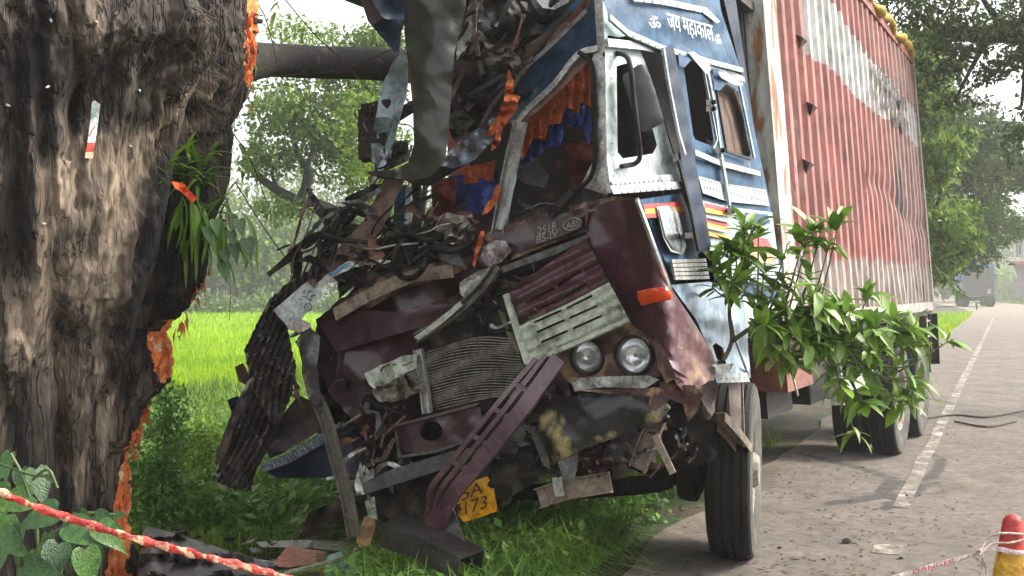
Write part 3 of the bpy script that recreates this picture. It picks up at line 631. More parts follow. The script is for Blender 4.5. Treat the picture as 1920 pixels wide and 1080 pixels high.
tkb('bottom_rail', CS0 + .25, CS1 - .1, -.02, .08, CH0 - .06, CH0 + .04, mat('grey_pink_rail', (.42, .37, .34), (.3, .26, .24), s=5, rough=.7, bump=.3, c3=(.2, .12, .1), s3=5, t3=.6), cont)
tkb('top_rail', CS0 + .25, CS1 - .1, -.02, .08, CH1 - .09, CH1, redbox, cont)
ventm = mat('rusty_vent', (.09, .05, .045), (.04, .025, .02), s=20, rough=.7)
for x, y in ((1497, 80), (1517, 205), (1510, 312), (1521, 427)):
    s_, h_ = hs_of(x, y); mb = MB(); V_ = [TK(s_ - .06, .0, h_ + .05), TK(s_ + .08, .0, h_ + .05), TK(s_ - .06, -.05, h_ + .02), TK(s_ + .08, -.05, h_ + .02), TK(s_ + .01, .0, h_ - .05), TK(s_ + .01, .02, h_)]
    mb.add(V_, [(0, 1, 3, 2), (2, 3, 4), (0, 2, 4), (1, 4, 3)]); mb.out('vent', ventm, cont)
# brush-lettered marks on the far end of the white band
mkm = mat('dark_brush_paint', (.035, .018, .02), rough=.7, bump=0)
mb = MB(); rs = random.Random(12)
for ln, (ax_, ay_, bx_, by_) in enumerate(((1642, 118, 1700, 192), (1640, 150, 1704, 232))):
    for i in range(11):
        t = (i + .3) / 11; x0 = ax_ + (bx_ - ax_) * t; y0 = ay_ + (by_ - ay_) * t; hh_ = 16 + rs.random() * 12
        for k in range(3):
            a = x0 + rs.uniform(-1.5, 3); b = y0 + rs.uniform(0, 8); c_ = x0 + rs.uniform(-1.5, 3); d_ = b + hh_ * rs.uniform(.4, 1); wdt = rs.uniform(1.2, 2.8)
            mb.add([SP(a, b, .052), SP(a + wdt, b, .052), SP(c_ + wdt, d_, .052), SP(c_, d_, .052)], [(0, 1, 2, 3)])
    mb.add([SP(ax_, ay_ - 1, .052), SP(bx_, by_ - 1, .052), SP(bx_, by_ + 2, .052), SP(ax_, ay_ + 1.5, .052)], [(0, 1, 2, 3)])
mb.out('brush_lettering', mkm, cont, kind='stuff', label='smeared dark brush lettering')
tarpy = mat('yellow_tarpaulin', (.5, .34, .03), (.3, .2, .03), s=9, rough=.7, bump=.5, bs=25)
pts = [TK(s, -.03 + .03 * math.sin(s * 9), CH1 + .02 + .03 * math.sin(s * 5.3)) for s in np.linspace(CS0 + .8, CS1, 46)]
tube('tarpaulin_roll', pts, .042, tarpy, cont, 1, 8, [1 + .45 * math.sin(i * 1.9) for i in range(46)], label='yellow tarpaulin edge bunched along the top')
# chassis
rail = mat('chassis_brown', (.10, .055, .045), (.05, .03, .026), s=5, rough=.75, bump=.4, bs=25, c3=(.15, .12, .1), s3=5, t3=.6)
for w0 in (.62, 1.55): tkb('chassis_rail', .55, 9.3, w0, w0 + .09, .82, 1.08, rail)
mb = MB()
for s_ in np.arange(2.3, 9.3, .42): mb.box(TK, s_, s_ + .07, .03, 2.4, 1.20, 1.31)
mb.out('cross_beams', rail, truck, kind='stuff')
for w0 in (.5, 1.7): tkb('long_beam', 2.3, 9.3, w0, w0 + .1, 1.09, 1.20, rail)
tkb('side_rail', 2.25, 9.3, 0.0, .06, 1.24, 1.30, blackm)
tkb('battery_box', 2.5, 3.25, .12, .62, .86, 1.24, mat('red_brown_box', (.22, .075, .05), (.14, .05, .035), s=4, rough=.6, bump=.3, bs=18, c3=(.1, .07, .06), s3=4, t3=.6))
tkb('fuel_tank', 3.45, 4.35, .2, .62, .68, 1.05, blackm); tkb('air_tank', 2.6, 3.3, .3, .6, .66, .85, grease)
bar('side_guard', [TK(3.5, -.02, .83), TK(5.0, -.02, .80)], rect(.035, .11), cream, truck); bar('guard_post', [TK(3.55, .02, 1.25), TK(3.55, .02, .68)], rect(.10, .04), cream, truck); bar('guard_post', [TK(4.85, .02, 1.25), TK(4.85, .02, .75)], rect(.06, .04), cream, truck)
bar('guard_stay', [SP(1468, 640, .03), SP(1496, 742, .03)], rect(.012, .012), cream, truck)
# rear underframe ladder + mudguard
for dz in (0, .09, .18, .27): bar('ladder_rung', [TK(8.55, -.01, 1.18 - dz), TK(8.85, -.01, 1.18 - dz)], rect(.02, .02), alum, truck)
bar('ladder_rail', [TK(8.9, -.01, 1.25), TK(8.65, -.01, .72)], rect(.03, .03), blackm, truck)
bar('rear_stay', [TK(8.3, -.01, 1.25), TK(8.35, -.01, .6)], rect(.08, .05), rail, truck); bar('rear_stay', [TK(9.25, -.01, 1.25), TK(9.1, -.01, .65)], rect(.1, .05), blackm, truck)

# ---- wheels
tyre = mat('tyre_rubber', (.011, .011, .0115), (.007, .007, .007), spec=.3, s=5, rough=.7, bump=.35, bs=45, c3=(.030, .028, .026), s3=3, t3=.6)
side = mat('dusty_tyre_wall', (.11, .10, .09), (.04, .038, .035), s=5, rough=.85, bump=.2, bs=30)
rim = mat('dusty_white_rim', (.30, .28, .25), (.19, .175, .15), s=6, rough=.6, bump=.3, bs=30, c3=(.2, .13, .08), s3=6, t3=.6)
def wheel(c, hdg, wd=.255, r=.51, hub=True, out=1, front=False):
    ax = np.array((math.cos(hdg), -math.sin(hdg), 0)) * out; h = wd / 2
    root = empty('wheel', c); root.parent = truck; root.location = Vector(c) - WL[truck]
    g = .011; xs = [-.075, -.028, .02, .068]
    prof = [(-h * .75, r * .58), (-h * .98, r * .72), (-h * 1.02, r * .86), (-h * .93, r * .955), (-h * .84, r * .988)]
    for x in xs:
        x = x * h / .12; prof += [(x - .007, r), (x - .006, r - g), (x + .006, r - g), (x + .007, r)]
    prof += [(h * .84, r * .988), (h * .93, r * .955)]
    V_, F_ = lathe(prof, c, ax, 72); V_ = np.array(V_)
    build('tyre', V_, F_, tyre, root, smooth=True, sharp=30)
    V_, F_ = lathe([(h * .93, r * .955), (h * 1.02, r * .86), (h * 1.0, r * .8), (h * .98, r * .72), (h * .75, r * .58), (h * .8, r * .56)], c, ax, 72); build('side_wall', V_, F_, side, root, smooth=True)
    d = h * (.95 if hub else .3)
    rp = [(h * .8, r * .56), (h * .70, r * .54), (h * .2, r * .5), (h * .1, r * .42), (h * .35, r * .36), (h * .38, r * .22), (h * .9 if front else h * .2, r * .2), (h * 1.1 if front else h * .2, r * .16), (h * 1.15 if front else h * .18, .001)]
    V_, F_ = lathe(rp, c, ax, 40); build('rim', V_, F_, rim, root, smooth=True, sharp=35)
    V_, F_ = lathe([(-h * .75, r * .58), (-h * .5, r * .5), (-h * .2, .05)], c, ax, 32); build('inner_rim', V_, F_, blackm, root, smooth=True)
    if front:
        e1 = np.array((math.sin(hdg), math.cos(hdg), 0)); e2 = np.array((0, 0, 1.)); nm = None
        for k in range(10):
            a = 2 * math.pi * (k + .5) / 10; p = np.array(c) + (e1 * math.cos(a) + e2 * math.sin(a)) * r * .335 + ax * h * .32
            V_, F_ = lathe([(0, .018), (.0, .022), (.055, .022), (.06, .012), (.06, .0005)], p, ax, 6)
            if nm is None: nm = build('wheel_nut', V_, F_, rim, root); nm0 = Vector(p)
            else:
                o = nm.copy(); COL.objects.link(o); o.location = nm.location + (Vector(p) - nm0)
        V_, F_ = lathe([(0, r * .40), (.015, r * .40), (.018, r * .30), (.0, r * .30)], np.array(c) + ax * h * .33, ax, 30); build('hub_ring', V_, F_, rim, root)
    return root
FW = np.array((1.305, 6.25, .508)); wheel(FW, R(16.3), front=True)
rh = math.atan2(AX[0], AX[1])
for s_ in (5.85, 7.25):
    for w_ in (.02, .34): p = TK(s_, w_, .51); wheel(np.array((p[0], p[1], .51)) - RX * LEAN * -.8 * 0, rh, wd=.25, hub=False)
    for w_ in (2.0, 2.32): p = TK(s_, w_, .51); wheel(np.array((p[0], p[1], .51)), rh, wd=.25, out=-1)
    V_, F_ = sweep(circ(.07, 10), [TK(s_, .3, .56), TK(s_, 2.1, .56)], (0, 0, 1)); build('rear_axle', V_, F_, grease, truck, smooth=True, sharp=40)
p = TK(1.45, 2.0, .5); wheel(np.array((p[0], p[1], .42)), rh + .25, out=-1)
tube('front_axle', [FW - (.12, -.05, 0), FW + (-.35, .1, -.02), W(1240, 905, 6.35), W(1100, 918, 6.55), W(980, 922, 6.75), W(760, 905, 7.2)], .055, grease, truck, 5, 10)
for w0 in (.55, 1.6):
    mb = MB()
    for k in range(5): L_ = .65 - k * .1; mb.add(*sweep(rect(.014, .075), [TK(1.37 - L_, w0, .66 + L_ * .28), TK(1.37, w0, .62 - k * .016), TK(1.37 + L_, w0, .66 + L_ * .28)], (0, 0, 1)))
    mb.out('leaf_spring', grease, truck)
V_, F_ = lathe([(0, .001), (0, .19), (.06, .2), (.1, .2), (.14, .12), (.2, .1)], FW - np.array((.30, -.1, 0)), (.95, -.3, 0), 28); build('brake_drum', V_, F_, grease, truck, smooth=True, sharp=35)
tube('track_rod', [W(1290, 905, 6.2), W(1180, 900, 6.5), W(1010, 945, 6.5)], .022, grease, truck, 4, 8)
tube('steering_arm', [W(1310, 850, 6.1), W(1240, 885, 6.2), W(1180, 870, 6.4)], .028, grease, truck, 4, 8)

# ---- dark machinery behind the broken front (engine, radiator frame, cab floor)
V_, F_ = [], []
mb = MB(); mb.box(TK, .75, 1.9, .85, 1.5, .55, 1.45); mb.box(TK, .9, 1.75, .95, 1.4, 1.45, 1.7); mb.box(TK, 1.0, 1.7, .8, 1.55, .45, .7); mb.out('engine_block', grease, truck)
for k in range(6):
    V_, F_ = lathe([(0, .001), (0, .085), (.03, .09), (.06, .085), (.06, .03), (.09, .03)], TK(.72, .75 + (k % 3) * .3, .9 + .28 * (k // 3)), -AX, 20); build('pulley', V_, F_, grease, truck, smooth=True, sharp=35)
tkb('cab_floor', .45, 2.1, .08, 2.3, 1.42, 1.50, blackm)
tkb('inner_wheel_arch', .8, 1.95, .50, .58, .8, 1.45, grease); tkb('far_wheel_arch', .6, 2.0, 1.75, 1.8, .5, 1.5, grease)
tkb('gearbox', 1.9, 3.0, .9, 1.4, .6, 1.1, grease)
sheet('firewall', [(600, 610), (700, 500), (960, 430), (1130, 400), (1250, 480), (1300, 640), (1290, 760), (1040, 860), (960, 900), (700, 920), (620, 800)], grease, truck, off=-.55, amp=.07, fr=.012)
# inside of the cab
cabin = mat('dark_cabin_lining', (.014, .009, .008), (.006, .005, .0045), s=5, rough=.8, bump=.4, bs=20, c3=(.09, .03, .02), s3=3, t3=.6)
tkb('cab_rear_wall', 1.98, 2.03, .1, 2.2, 1.45, 3.35, cabin); tkb('cab_roof', .3, 2.15, .03, 2.2, 3.36, 3.42, blackm)
tkb('bunk', 1.45, 1.95, .15, 2.0, 1.5, 2.0, mat('dark_seat_cloth', (.07, .03, .03), (.04, .02, .03), rough=.9))
mb = MB()
V_, F_ = sweep(rect(.46, .14), curve([TK(1.1, .45, 1.72), TK(1.35, .45, 1.70), TK(1.45, .45, 1.95), TK(1.5, .45, 2.45)], 4), tuple(-AX)); build('driver_seat', V_, F_, MATS['dark_seat_cloth'], truck)
V_, F_ = lathe([(0, .2), (.012, .212), (0, .224), (-.012, .212), (0, .2)], TK(.75, .5, 2.05), AX * .7 + np.array((0, 0, -.7)), 32); build('steering_wheel', V_, F_, black, truck, smooth=True)
DEF = dict(plane=FP)
# curtains with stepped borders
sheet('orange_curtain', [(985, 215), (1045, 165), (1095, 100), (1108, 118), (1108, 200), (1088, 190), (1086, 212), (1062, 200), (1050, 232), (1030, 232), (1022, 262), (1000, 260), (985, 292), (978, 300), (970, 270)], orangec, truck, off=-.10, amp=.02, fr=.03, crease=0, step=5, fn=lambda x, y: .03 * math.sin(x * .33 + .6 * math.sin(y * .03)))
sheet('blue_curtain', [(1030, 225), (1050, 236), (1062, 204), (1086, 216), (1088, 194), (1108, 204), (1110, 262), (1102, 270), (1092, 235), (1070, 240), (1058, 236), (1052, 272), (1030, 275), (1012, 290), (1000, 300), (975, 310), (960, 290), (985, 200), (1100, 100), (1112, 180)], bluec, truck, off=-.17, amp=.02, fr=.03, crease=0, step=5, fn=lambda x, y: .03 * math.sin(x * .33 + .6 * math.sin(y * .03)))
sheet('blue_curtain', [(840, 330), (935, 320), (930, 370), (915, 400), (850, 395)], bluec, truck, off=-.5, amp=.05, fr=.03, crease=0)
sheet('red_curtain', [(808, 340), (852, 330), (858, 425), (812, 420)], redc, truck, off=-.35, amp=.04, fr=.03, crease=0)
sheet('orange_curtain', [(860, 318), (930, 300), (925, 338), (870, 345)], orangec, truck, off=-.45, amp=.04, fr=.03, crease=0)
sheet('red_curtain', [(1060, 270), (1112, 262), (1118, 350), (1070, 340)], redc, truck, off=-.7, amp=.05, fr=.03, crease=0)
sheet('grey_seat_cover', [(975, 300), (1005, 295), (1030, 330), (1020, 352), (985, 345), (968, 330)], mat('grey_vinyl', (.16, .15, .16), (.09, .085, .09), s=6, rough=.6), truck, off=-.4, amp=.03)
sheet('lime_cloth', [(800, 395), (812, 385), (818, 420), (812, 445), (795, 455), (787, 440)], lime, truck, off=-.5, amp=.03, crease=0)

# ---- right side of the cab, front to back
sheet('upper_side_panel', [(1132, 2), (1225, -40), (1345, -30), (1352, 20), (1388, 128), (1330, 112), (1240, 86), (1176, 60), (1142, 30)], blue, truck, plane=SP, off=.03, amp=.02, fr=.012, label='blue side panel above the door with white Devanagari lettering')
sheet('corner_fairing', [(1130, 0), (1142, 30), (1176, 60), (1182, 66), (1160, 70), (1140, 66), (1134, 84)], teal_w, truck, plane=SP, off=.03, amp=.01)
sheet('roof_edge_trim', [(1190, -12), (1240, -4), (1325, 14), (1350, 40), (1345, 44), (1318, 24), (1240, 8), (1188, 2)], whitep, truck, plane=SP, off=.055, amp=.008)
sheet('rear_corner_panel', [(1348, -40), (1374, -40), (1442, 430), (1462, 500), (1450, 520), (1440, 470), (1400, 180)], navy, truck, plane=SP, off=.0, amp=.01)
def trim(name, pts, wd, m, off=.05, plane=SP, th=.012, parent=truck, riv=0, k=1):
    P_ = [plane(x, y, off) for x, y in pts]
    o = bar(name, P_, rect(wd, th), m, parent, k=k, ref=(.879, -.477, .1) if plane is SP else (-.477, -.879, .1))
    return o
trim('drip_trim', [(1142, 32), (1176, 62), (1240, 90), (1330, 116), (1392, 132)], .028, whitep, .06)
trim('window_head_trim', [(1138, 80), (1200, 86), (1245, 98), (1300, 108), (1395, 150)], .035, steel, .04)
# lettering:  ॐ जय महाकाल ॐ
def onside(x0, y0, x1, y1, hpx, off=.062):
    def f(a, b):
        t = (a + 1) / 2; return SP(x0 + (x1 - x0) * t + b * hpx * -.15, y0 + (y1 - y0) * t - b * hpx, off + .008)
    return f
textmesh('om_sign', 'ॐ', onside(1216, 38, 1238, 44, 12), letterw, truck)
textmesh('lettering', 'जय महाकाल', onside(1252, 42, 1338, 66, 18), letterw, truck, label='white hand-painted Devanagari lettering')
textmesh('om_sign', 'ॐ', onside(1340, 70, 1352, 76, 10), letterw, truck)
# front quarter panel with its window
sheet('quarter_panel', [(1134, 86), (1200, 92), (1222, 150), (1262, 290), (1278, 332), (1262, 345), (1146, 362), (1138, 300)], whitep, truck, plane=SP, off=.02, amp=.008, fr=.02, th=.03, step=8,
      holes=[[(1156, 124), (1178, 118), (1196, 136), (1232, 272), (1224, 288), (1168, 297), (1158, 286)]], label='pale front quarter panel of the cab with an open window')
for y0, m_, o_ in ((338, whitep, .045), (352, whitep, .055)):
    sheet('sill_strip', [(1144, y0 - 4), (1272, y0 - 12), (1278, y0 + 2), (1150, y0 + 12)], m_, truck, plane=SP, off=o_, amp=.004, th=.012)
rv = mat('rivet_grey', (.30, .30, .29), rough=.5, metal=.5, bump=0)
def rivets(line, n, off=.06, plane=SP, r=.0055, name='rivets'):
    mb = MB(); pts = [np.array(p, float) for p in line]; seg = [np.linalg.norm(b - a) for a, b in zip(pts[:-1], pts[1:])]; tot = sum(seg)
    for i in range(n):
        t = (i + .5) / n * tot; k = 0
        while t > seg[k] and k < len(seg) - 1: t -= seg[k]; k += 1
        q = pts[k] + (pts[k + 1] - pts[k]) * t / seg[k]; c = plane(q[0], q[1], off); nn = np.array((.879, -.477, 0)) if plane is SP else np.array((-.477, -.879, 0))
        mb.add(*lathe([(0, r), (.004, r * .7), (.005, .0003)], c, nn, 6))
    mb.out(name, rv, truck, kind='stuff')
rivets([(1150, 346), (1272, 336)], 14, .056); rivets([(1160, 362), (1276, 352)], 10, .066); rivets([(1144, 96), (1150, 340)], 12, .052, r=.004); rivets([(1150, 5), (1240, 2), (1340, 30)], 12, .065); rivets([(1180, 66), (1240, 92), (1330, 118), (1385, 130)], 14, .068, r=.004)
# door, swung open and seen on edge, and a dark sheet standing in for the doorway's shade
sheet('open_door', [(1244, 90), (1262, 82), (1282, 180), (1318, 380), (1334, 462), (1308, 476), (1290, 380), (1270, 250)], navy, truck, plane=SP, off=.10, amp=.008, th=.05, label='navy door hanging open, seen on its edge')
trim('door_edge_trim', [(1243, 90), (1254, 160), (1272, 250), (1284, 290)], .022, steel, .125)
trim('door_edge_trim', [(1272, 300), (1292, 380), (1310, 470)], .025, black, .125)
sheet('doorway_shade', [(1202, 94), (1244, 92), (1286, 290), (1266, 292), (1224, 160)], cabin, truck, plane=SP, off=-.25, amp=.01)
mb = MB(); mb.box(lambda a, b, c: SP(a, b, c), 1262, 1284, 288, 304, .04, .09); mb.out('door_hinge', blackm, truck)
mb = MB(); mb.box(lambda a, b, c: SP(a, b, c), 1284, 1312, 436, 447, .04, .12); mb.out('door_hinge', blackm, truck)
# sleeper side
hole2 = [(1281, 118), (1296, 110), (1316, 124), (1338, 262), (1336, 274), (1304, 262), (1300, 254)]; hole3 = [(1342, 150), (1356, 152), (1384, 172), (1408, 288), (1404, 296), (1366, 286), (1360, 278)]
sheet('sleeper_side_panel', [(1264, 86), (1300, 106), (1394, 150), (1442, 372), (1450, 420), (1466, 560), (1340, 540), (1330, 462), (1296, 260)], blue, truck, plane=SP, off=.02, amp=.008, fr=.02, th=.04, step=8, holes=[hole2, hole3], label='blue rear half of the cab side with two windows and white trims')
sheet('window_blind', [(1338, 148), (1358, 148), (1388, 170), (1410, 292), (1404, 300), (1360, 290)], mat('brown_curtain', (.17, .115, .09), (.13, .085, .07), s=14, st=(1, 1, .1), rough=.9), truck, plane=SP, off=-.04, amp=.01, crease=0)
trim('window_frame', [(1324, 122), (1340, 200), (1352, 290), (1366, 372)], .035, teal_w, .05)
trim('window_frame', [(1318, 126), (1344, 262), (1336, 280)], .014, steel, .05)
trim('window_frame', [(1340, 150), (1362, 284), (1406, 298)], .016, blackm, .05); trim('window_frame', [(1386, 160), (1414, 296)], .03, teal_w, .045)
for a, b, c_, d_ in ((1270, 84, 1300, 112), (1336, 128, 1362, 160)):
    sheet('window_awning', [(a, b), (a + 24, b + 8), (a + 34, b + 20), (a + 14, b + 42), (a + 4, b + 40)], blue, truck, plane=SP, off=.07, amp=.01)
sheet('window_awning', [(1290, 98), (1300, 96), (1330, 118), (1334, 130), (1326, 140), (1310, 122)], alum, truck, plane=SP, off=.09, amp=.01, label='dented metal rain shade')
sheet('window_awning', [(1346, 134), (1362, 136), (1394, 156), (1392, 162), (1374, 158), (1352, 146)], alum, truck, plane=SP, off=.09, amp=.01, label='dented metal rain shade')
trim('body_trim', [(1302, 286), (1354, 308), (1424, 326)], .03, whitep); trim('body_trim', [(1352, 296), (1362, 350), (1370, 400)], .028, whitep, .06)
sheet('riveted_band', [(1310, 330), (1360, 344), (1436, 356), (1440, 374), (1443, 386), (1364, 378), (1318, 362), (1314, 346)], whitep, truck, plane=SP, off=.045, amp=.004, th=.012)
rivets([(1314, 336), (1436, 361)], 22, .06, r=.006); rivets([(1318, 350), (1440, 378)], 22, .06, r=.006)
for px, py in ((1332, 192), (1332, 204), (1350, 282), (1372, 395)):
    mb = MB(); mb.box(lambda a, b, c: SP(a, b, c), px - 8, px + 8, py - 5, py + 5, .05, .08); mb.add(*lathe([(0, .012), (.03, .012), (.03, .0005)], SP(px, py, .07), (.879, -.477, 0), 8)); mb.out('latch', blackm, truck)
# stripes
sheet('lower_side_panel', [(1316, 376), (1368, 388), (1448, 398), (1466, 540), (1340, 520)], teal_w, truck, plane=SP, off=.04, amp=.004, th=.012)
for (y0, h, m_) in ((380, 9, redp), (389, 9, yelp), (408, 9, redp), (417, 9, yelp), (432, 10, yelp)):
    a = .22
    sheet('stripe', [(1320 + (y0 - 380) * .15, y0), (1362, y0 + 9), (1372, y0 + 9 + h), (1322 + (y0 - 380) * .15, y0 + h)], m_, truck, plane=SP, off=.056, amp=0, th=.002)
sheet('stripe', [(1395, 440), (1440, 448), (1450, 470), (1400, 462)], redp, truck, plane=SP, off=.056, amp=0, th=.002); sheet('stripe', [(1400, 470), (1452, 476), (1456, 496), (1404, 490)], mat('peach_paint', (.72, .36, .22), rough=.5), truck, plane=SP, off=.056, amp=0, th=.002)
sheet('stripe', [(1396, 398), (1440, 402), (1444, 420), (1398, 416)], blue, truck, plane=SP, off=.056, amp=0, th=.002)
for y0 in (424, 444): trim('body_trim', [(1322, y0 - 18), (1366, y0 - 8)], .012, whitep, .064)
# below the front quarter window
sheet('scuttle_side_panel', [(1200, 374), (1278, 362), (1292, 400), (1318, 520), (1262, 520), (1238, 470), (1216, 410)], blue, truck, plane=SP, off=.03, amp=.01)
sheet('stripe', [(1205, 383), (1282, 378), (1284, 387), (1208, 392)], redp, truck, plane=SP, off=.052, amp=0, th=.002)
sheet('stripe', [(1208, 392), (1284, 387), (1286, 396), (1210, 401)], yelp, truck, plane=SP, off=.052, amp=0, th=.002)
sheet('stripe', [(1210, 401), (1286, 396), (1288, 404), (1213, 409)], redp, truck, plane=SP, off=.052, amp=0, th=.002)
mirm = mat('mirror_glass', (.75, .8, .84), (.7, .75, .8), rough=.22, metal=1, bump=0, fine=.2)
sheet('kerb_mirror_frame', [(1231, 388), (1258, 384), (1272, 400), (1287, 462), (1280, 478), (1258, 472), (1244, 446)], alum, truck, plane=SP, off=.06, amp=0, th=.03)
sheet('kerb_mirror_glass', [(1236, 393), (1255, 390), (1267, 404), (1281, 461), (1276, 471), (1262, 467), (1248, 444)], mirm, truck, plane=SP, off=.066, amp=0, th=.003)
for k in range(5): trim('grab_slat', [(1258 + k * 1.6, 490 + k * 8), (1322 + k * 1.5, 488 + k * 8)], .016, alum, .05)
for k in range(5): trim('grab_slat', [(1340 + k * 1.6, 492 + k * 8), (1462 + k * 1.5, 500 + k * 7)], .016, whitep, .06)
sheet('lower_side_skirt', [(1258, 534), (1330, 528), (1392, 545), (1402, 640), (1408, 708), (1344, 716), (1334, 664), (1306, 600)], mat('polished_side_sheet', (.36, .46, .55), (.20, .29, .39), s=2.5, rough=.28, metal=.7, bump=.25, bs=5, c3=(.55, .6, .62), s3=3, t3=.6), truck, plane=SP, off=.03, amp=.012, fr=.02,
      holes=[[(1336, 648), (1342, 643), (1356, 652), (1362, 684), (1348, 686)]], label='shiny pale lower side sheet with an oval hole')
sheet('lower_side_skirt', [(1390, 545), (1480, 560), (1486, 600), (1410, 610), (1400, 640)], whitep, truck, plane=SP, off=.0, amp=.012)
sheet('lamp_bracket', [(1335, 684), (1376, 681), (1372, 690), (1366, 700), (1346, 700), (1342, 690)], alum, truck, plane=SP, off=.10, amp=.002, th=.02)
sheet('skirt_bottom_flange', [(1340, 702), (1402, 698), (1406, 716), (1344, 718)], whitep, truck, plane=SP, off=.05, amp=.003, th=.02); rivets([(1346, 711), (1402, 708)], 5, .06)
trim('fender_edge_trim', [(1194, 374), (1215, 430), (1240, 500), (1262, 560), (1300, 620), (1334, 662)], .026, steel, .05)
trim('skirt_trim', [(1372, 600), (1380, 640), (1402, 700)], .012, alum, .05)
# big mirror on its tubular arm
mirp = DP(4.5)
sheet('mirror_back', [(1167, 148), (1168, 141), (1174, 136), (1196, 122), (1203, 120), (1209, 124), (1228, 168), (1243, 218), (1245, 226), (1240, 232), (1214, 246), (1206, 248), (1200, 242), (1184, 200)], mat('slate_plastic', (.030, .035, .036), (.020, .024, .025), s=6, rough=.4, bump=.05), truck, plane=mirp, amp=0, th=.06, bulge=.02, step=7, label='black plastic back of the big wing mirror')
tube('mirror_arm', [SP(1134, 102, .0), W(1150, 100, 4.65), W(1172, 104, 4.5), W(1182, 125, 4.40), W(1188, 180, 4.40), W(1196, 250, 4.42), W(1200, 290, 4.5), W(1192, 306, 4.6), SP(1165, 312, .05)], .011, black, truck, 6, 8)
mb = MB(); mb.box(lambda a, b, c: W(a, b, c), 1155, 1182, 302, 318, 4.66, 4.9); mb.box(lambda a, b, c: W(a, b, c), 1180, 1196, 176, 188, 4.62, 4.72); mb.out('mirror_clamp', black, truck)
sheet('green_cloth', [(1217, 244), (1226, 240), (1233, 262), (1230, 276), (1224, 270)], mat('green_cloth', (.02, .22, .12), rough=.8), truck, plane=SP, off=-.02, amp=.01)

# ---- windscreen surround and pillar
sheet('windscreen_pillar', [(1112, -30), (1130, -30), (1134, 86), (1142, 362), (1130, 372), (1118, 330), (1112, 230), (1110, 110), (1120, 90)], alum, truck, off=.03, amp=.012, th=.04)
trim('pillar_trim', [(1131, -20), (1136, 90), (1141, 362)], .018, alum, .05, FP); rivets([(1124, 60), (1130, 340)], 14, .05, FP, .004)
tube('glass_seal', [FP(1085, 98, .05), FP(1104, 112, .05), FP(1112, 140, .05), FP(1116, 250, .05), FP(1112, 320, .05), FP(1090, 350, .05), FP(1040, 376, .04), FP(960, 408, .02)], .012, black, truck, 6, 7)
sheet('torn_lining', [(1088, 350), (1112, 300), (1130, 345), (1130, 372), (1100, 368)], mat('white_padding', (.55, .53, .5), (.35, .33, .31), s=12, rough=.9, bump=.6), truck, off=.0, amp=.02)
sheet('cowl_top', [(960, 410), (1040, 378), (1096, 352), (1140, 366), (1136, 378), (1060, 402), (975, 432)], charred, truck, off=.05, amp=.03, th=.03)
sheet('blue_roof_front', [(1122, -40), (1126, 60), (1118, 92), (1060, 118), (1004, 190), (966, 240), (940, 215), (925, 160), (1000, 80), (1070, 10)], blue, truck, off=-.05, amp=.03, fr=.012, label='blue front roof panel peeled down over the windscreen')
bar('roof_bar', [FP(1122, 92, .02), FP(1085, 104, .03), FP(1040, 160, .02), FP(980, 220, .0), FP(960, 280, 0), FP(945, 420, .02)], rect(.03, .03), alum, truck, k=4)
sheet('header_strip', [(1095, 98), (1106, 112), (1050, 170), (990, 225), (975, 245), (968, 236), (1010, 190)], brown, truck, off=.02, amp=.012)
bar('centre_pillar', [FP(976, 228, .04), FP(962, 290, .05), FP(950, 350, .05), FP(934, 440, .06)], chan(.07, .03), alum, truck, k=3)
bar('centre_pillar', [FP(962, 330, .08), FP(948, 385, .08), FP(936, 430, .1)], chan(.035, .02, .004), whitep, truck, k=3)
sheet('foil_panel', [(822, 310), (850, 275), (890, 245), (925, 218), (940, 232), (925, 262), (890, 300), (850, 316)], foil, truck, off=.12, amp=.05, fr=.03, th=.004, label='crumpled shiny silver panel')
sheet('orange_strip', [(955, 130), (964, 150), (960, 175), (976, 180), (968, 205), (955, 222), (940, 250), (935, 275), (920, 285), (926, 262), (932, 246), (918, 256), (908, 252), (930, 225), (944, 190), (948, 160)], orangec, truck, off=.2, amp=.06, fr=.05, jag=1.5, label='torn orange plastic strip')
sheet('orange_strip', [(932, 345), (940, 350), (932, 380), (915, 400), (904, 402), (914, 378), (925, 365)], orangec, truck, off=.16, amp=.03, fr=.03, jag=1)
sheet('orange_strip', [(900, 435), (908, 432), (906, 455), (895, 478), (890, 500), (886, 498), (892, 462)], orangec, truck, off=.16, amp=.03, fr=.03, jag=1)

# ---- torn roof over the windscreen
sheet('ceiling_debris', [(860, -40), (1120, -40), (1090, 20), (1010, 80), (940, 160), (900, 230), (850, 260), (842, 200)], charred, truck, off=-.25, amp=.12, fr=.012, jag=3)
for pl in ([(880, -20), (960, -20), (930, 60), (900, 130), (868, 110)], [(950, 0), (1050, 0), (1000, 50), (950, 110), (920, 90)], [(1000, 30), (1080, 20), (1020, 90), (960, 140), (940, 120)], [(905, 78), (950, 95), (990, 105), (972, 130), (930, 120), (905, 150)],
           [(846, 180), (890, 170), (930, 190), (900, 240), (860, 250), (845, 230)], [(1020, 15), (1092, -20), (1110, 0), (1060, 50), (1020, 80), (1000, 110), (990, 90)]):
    sheet('torn_panel', pl, [charred, blackm, grease, olive, blackm, charred][SEED[0] % 6], truck, off=rnd.uniform(-.15, .12), amp=.09, fr=.02, jag=3)
sheet('torn_plank', [(985, 85), (1060, 40), (1100, -10), (1112, -10), (1090, 40), (1010, 100), (985, 108)], rust, truck, off=.06, amp=.03, label='splintered brown board')
sheet('fabric_scrap', [(908, 78), (925, 85), (950, 92), (975, 104), (978, 130), (968, 150), (955, 118), (935, 122), (925, 145), (912, 120)], woolm, truck, off=.18, amp=.05, fr=.04, jag=2, label='grey rag caught in the torn roof')
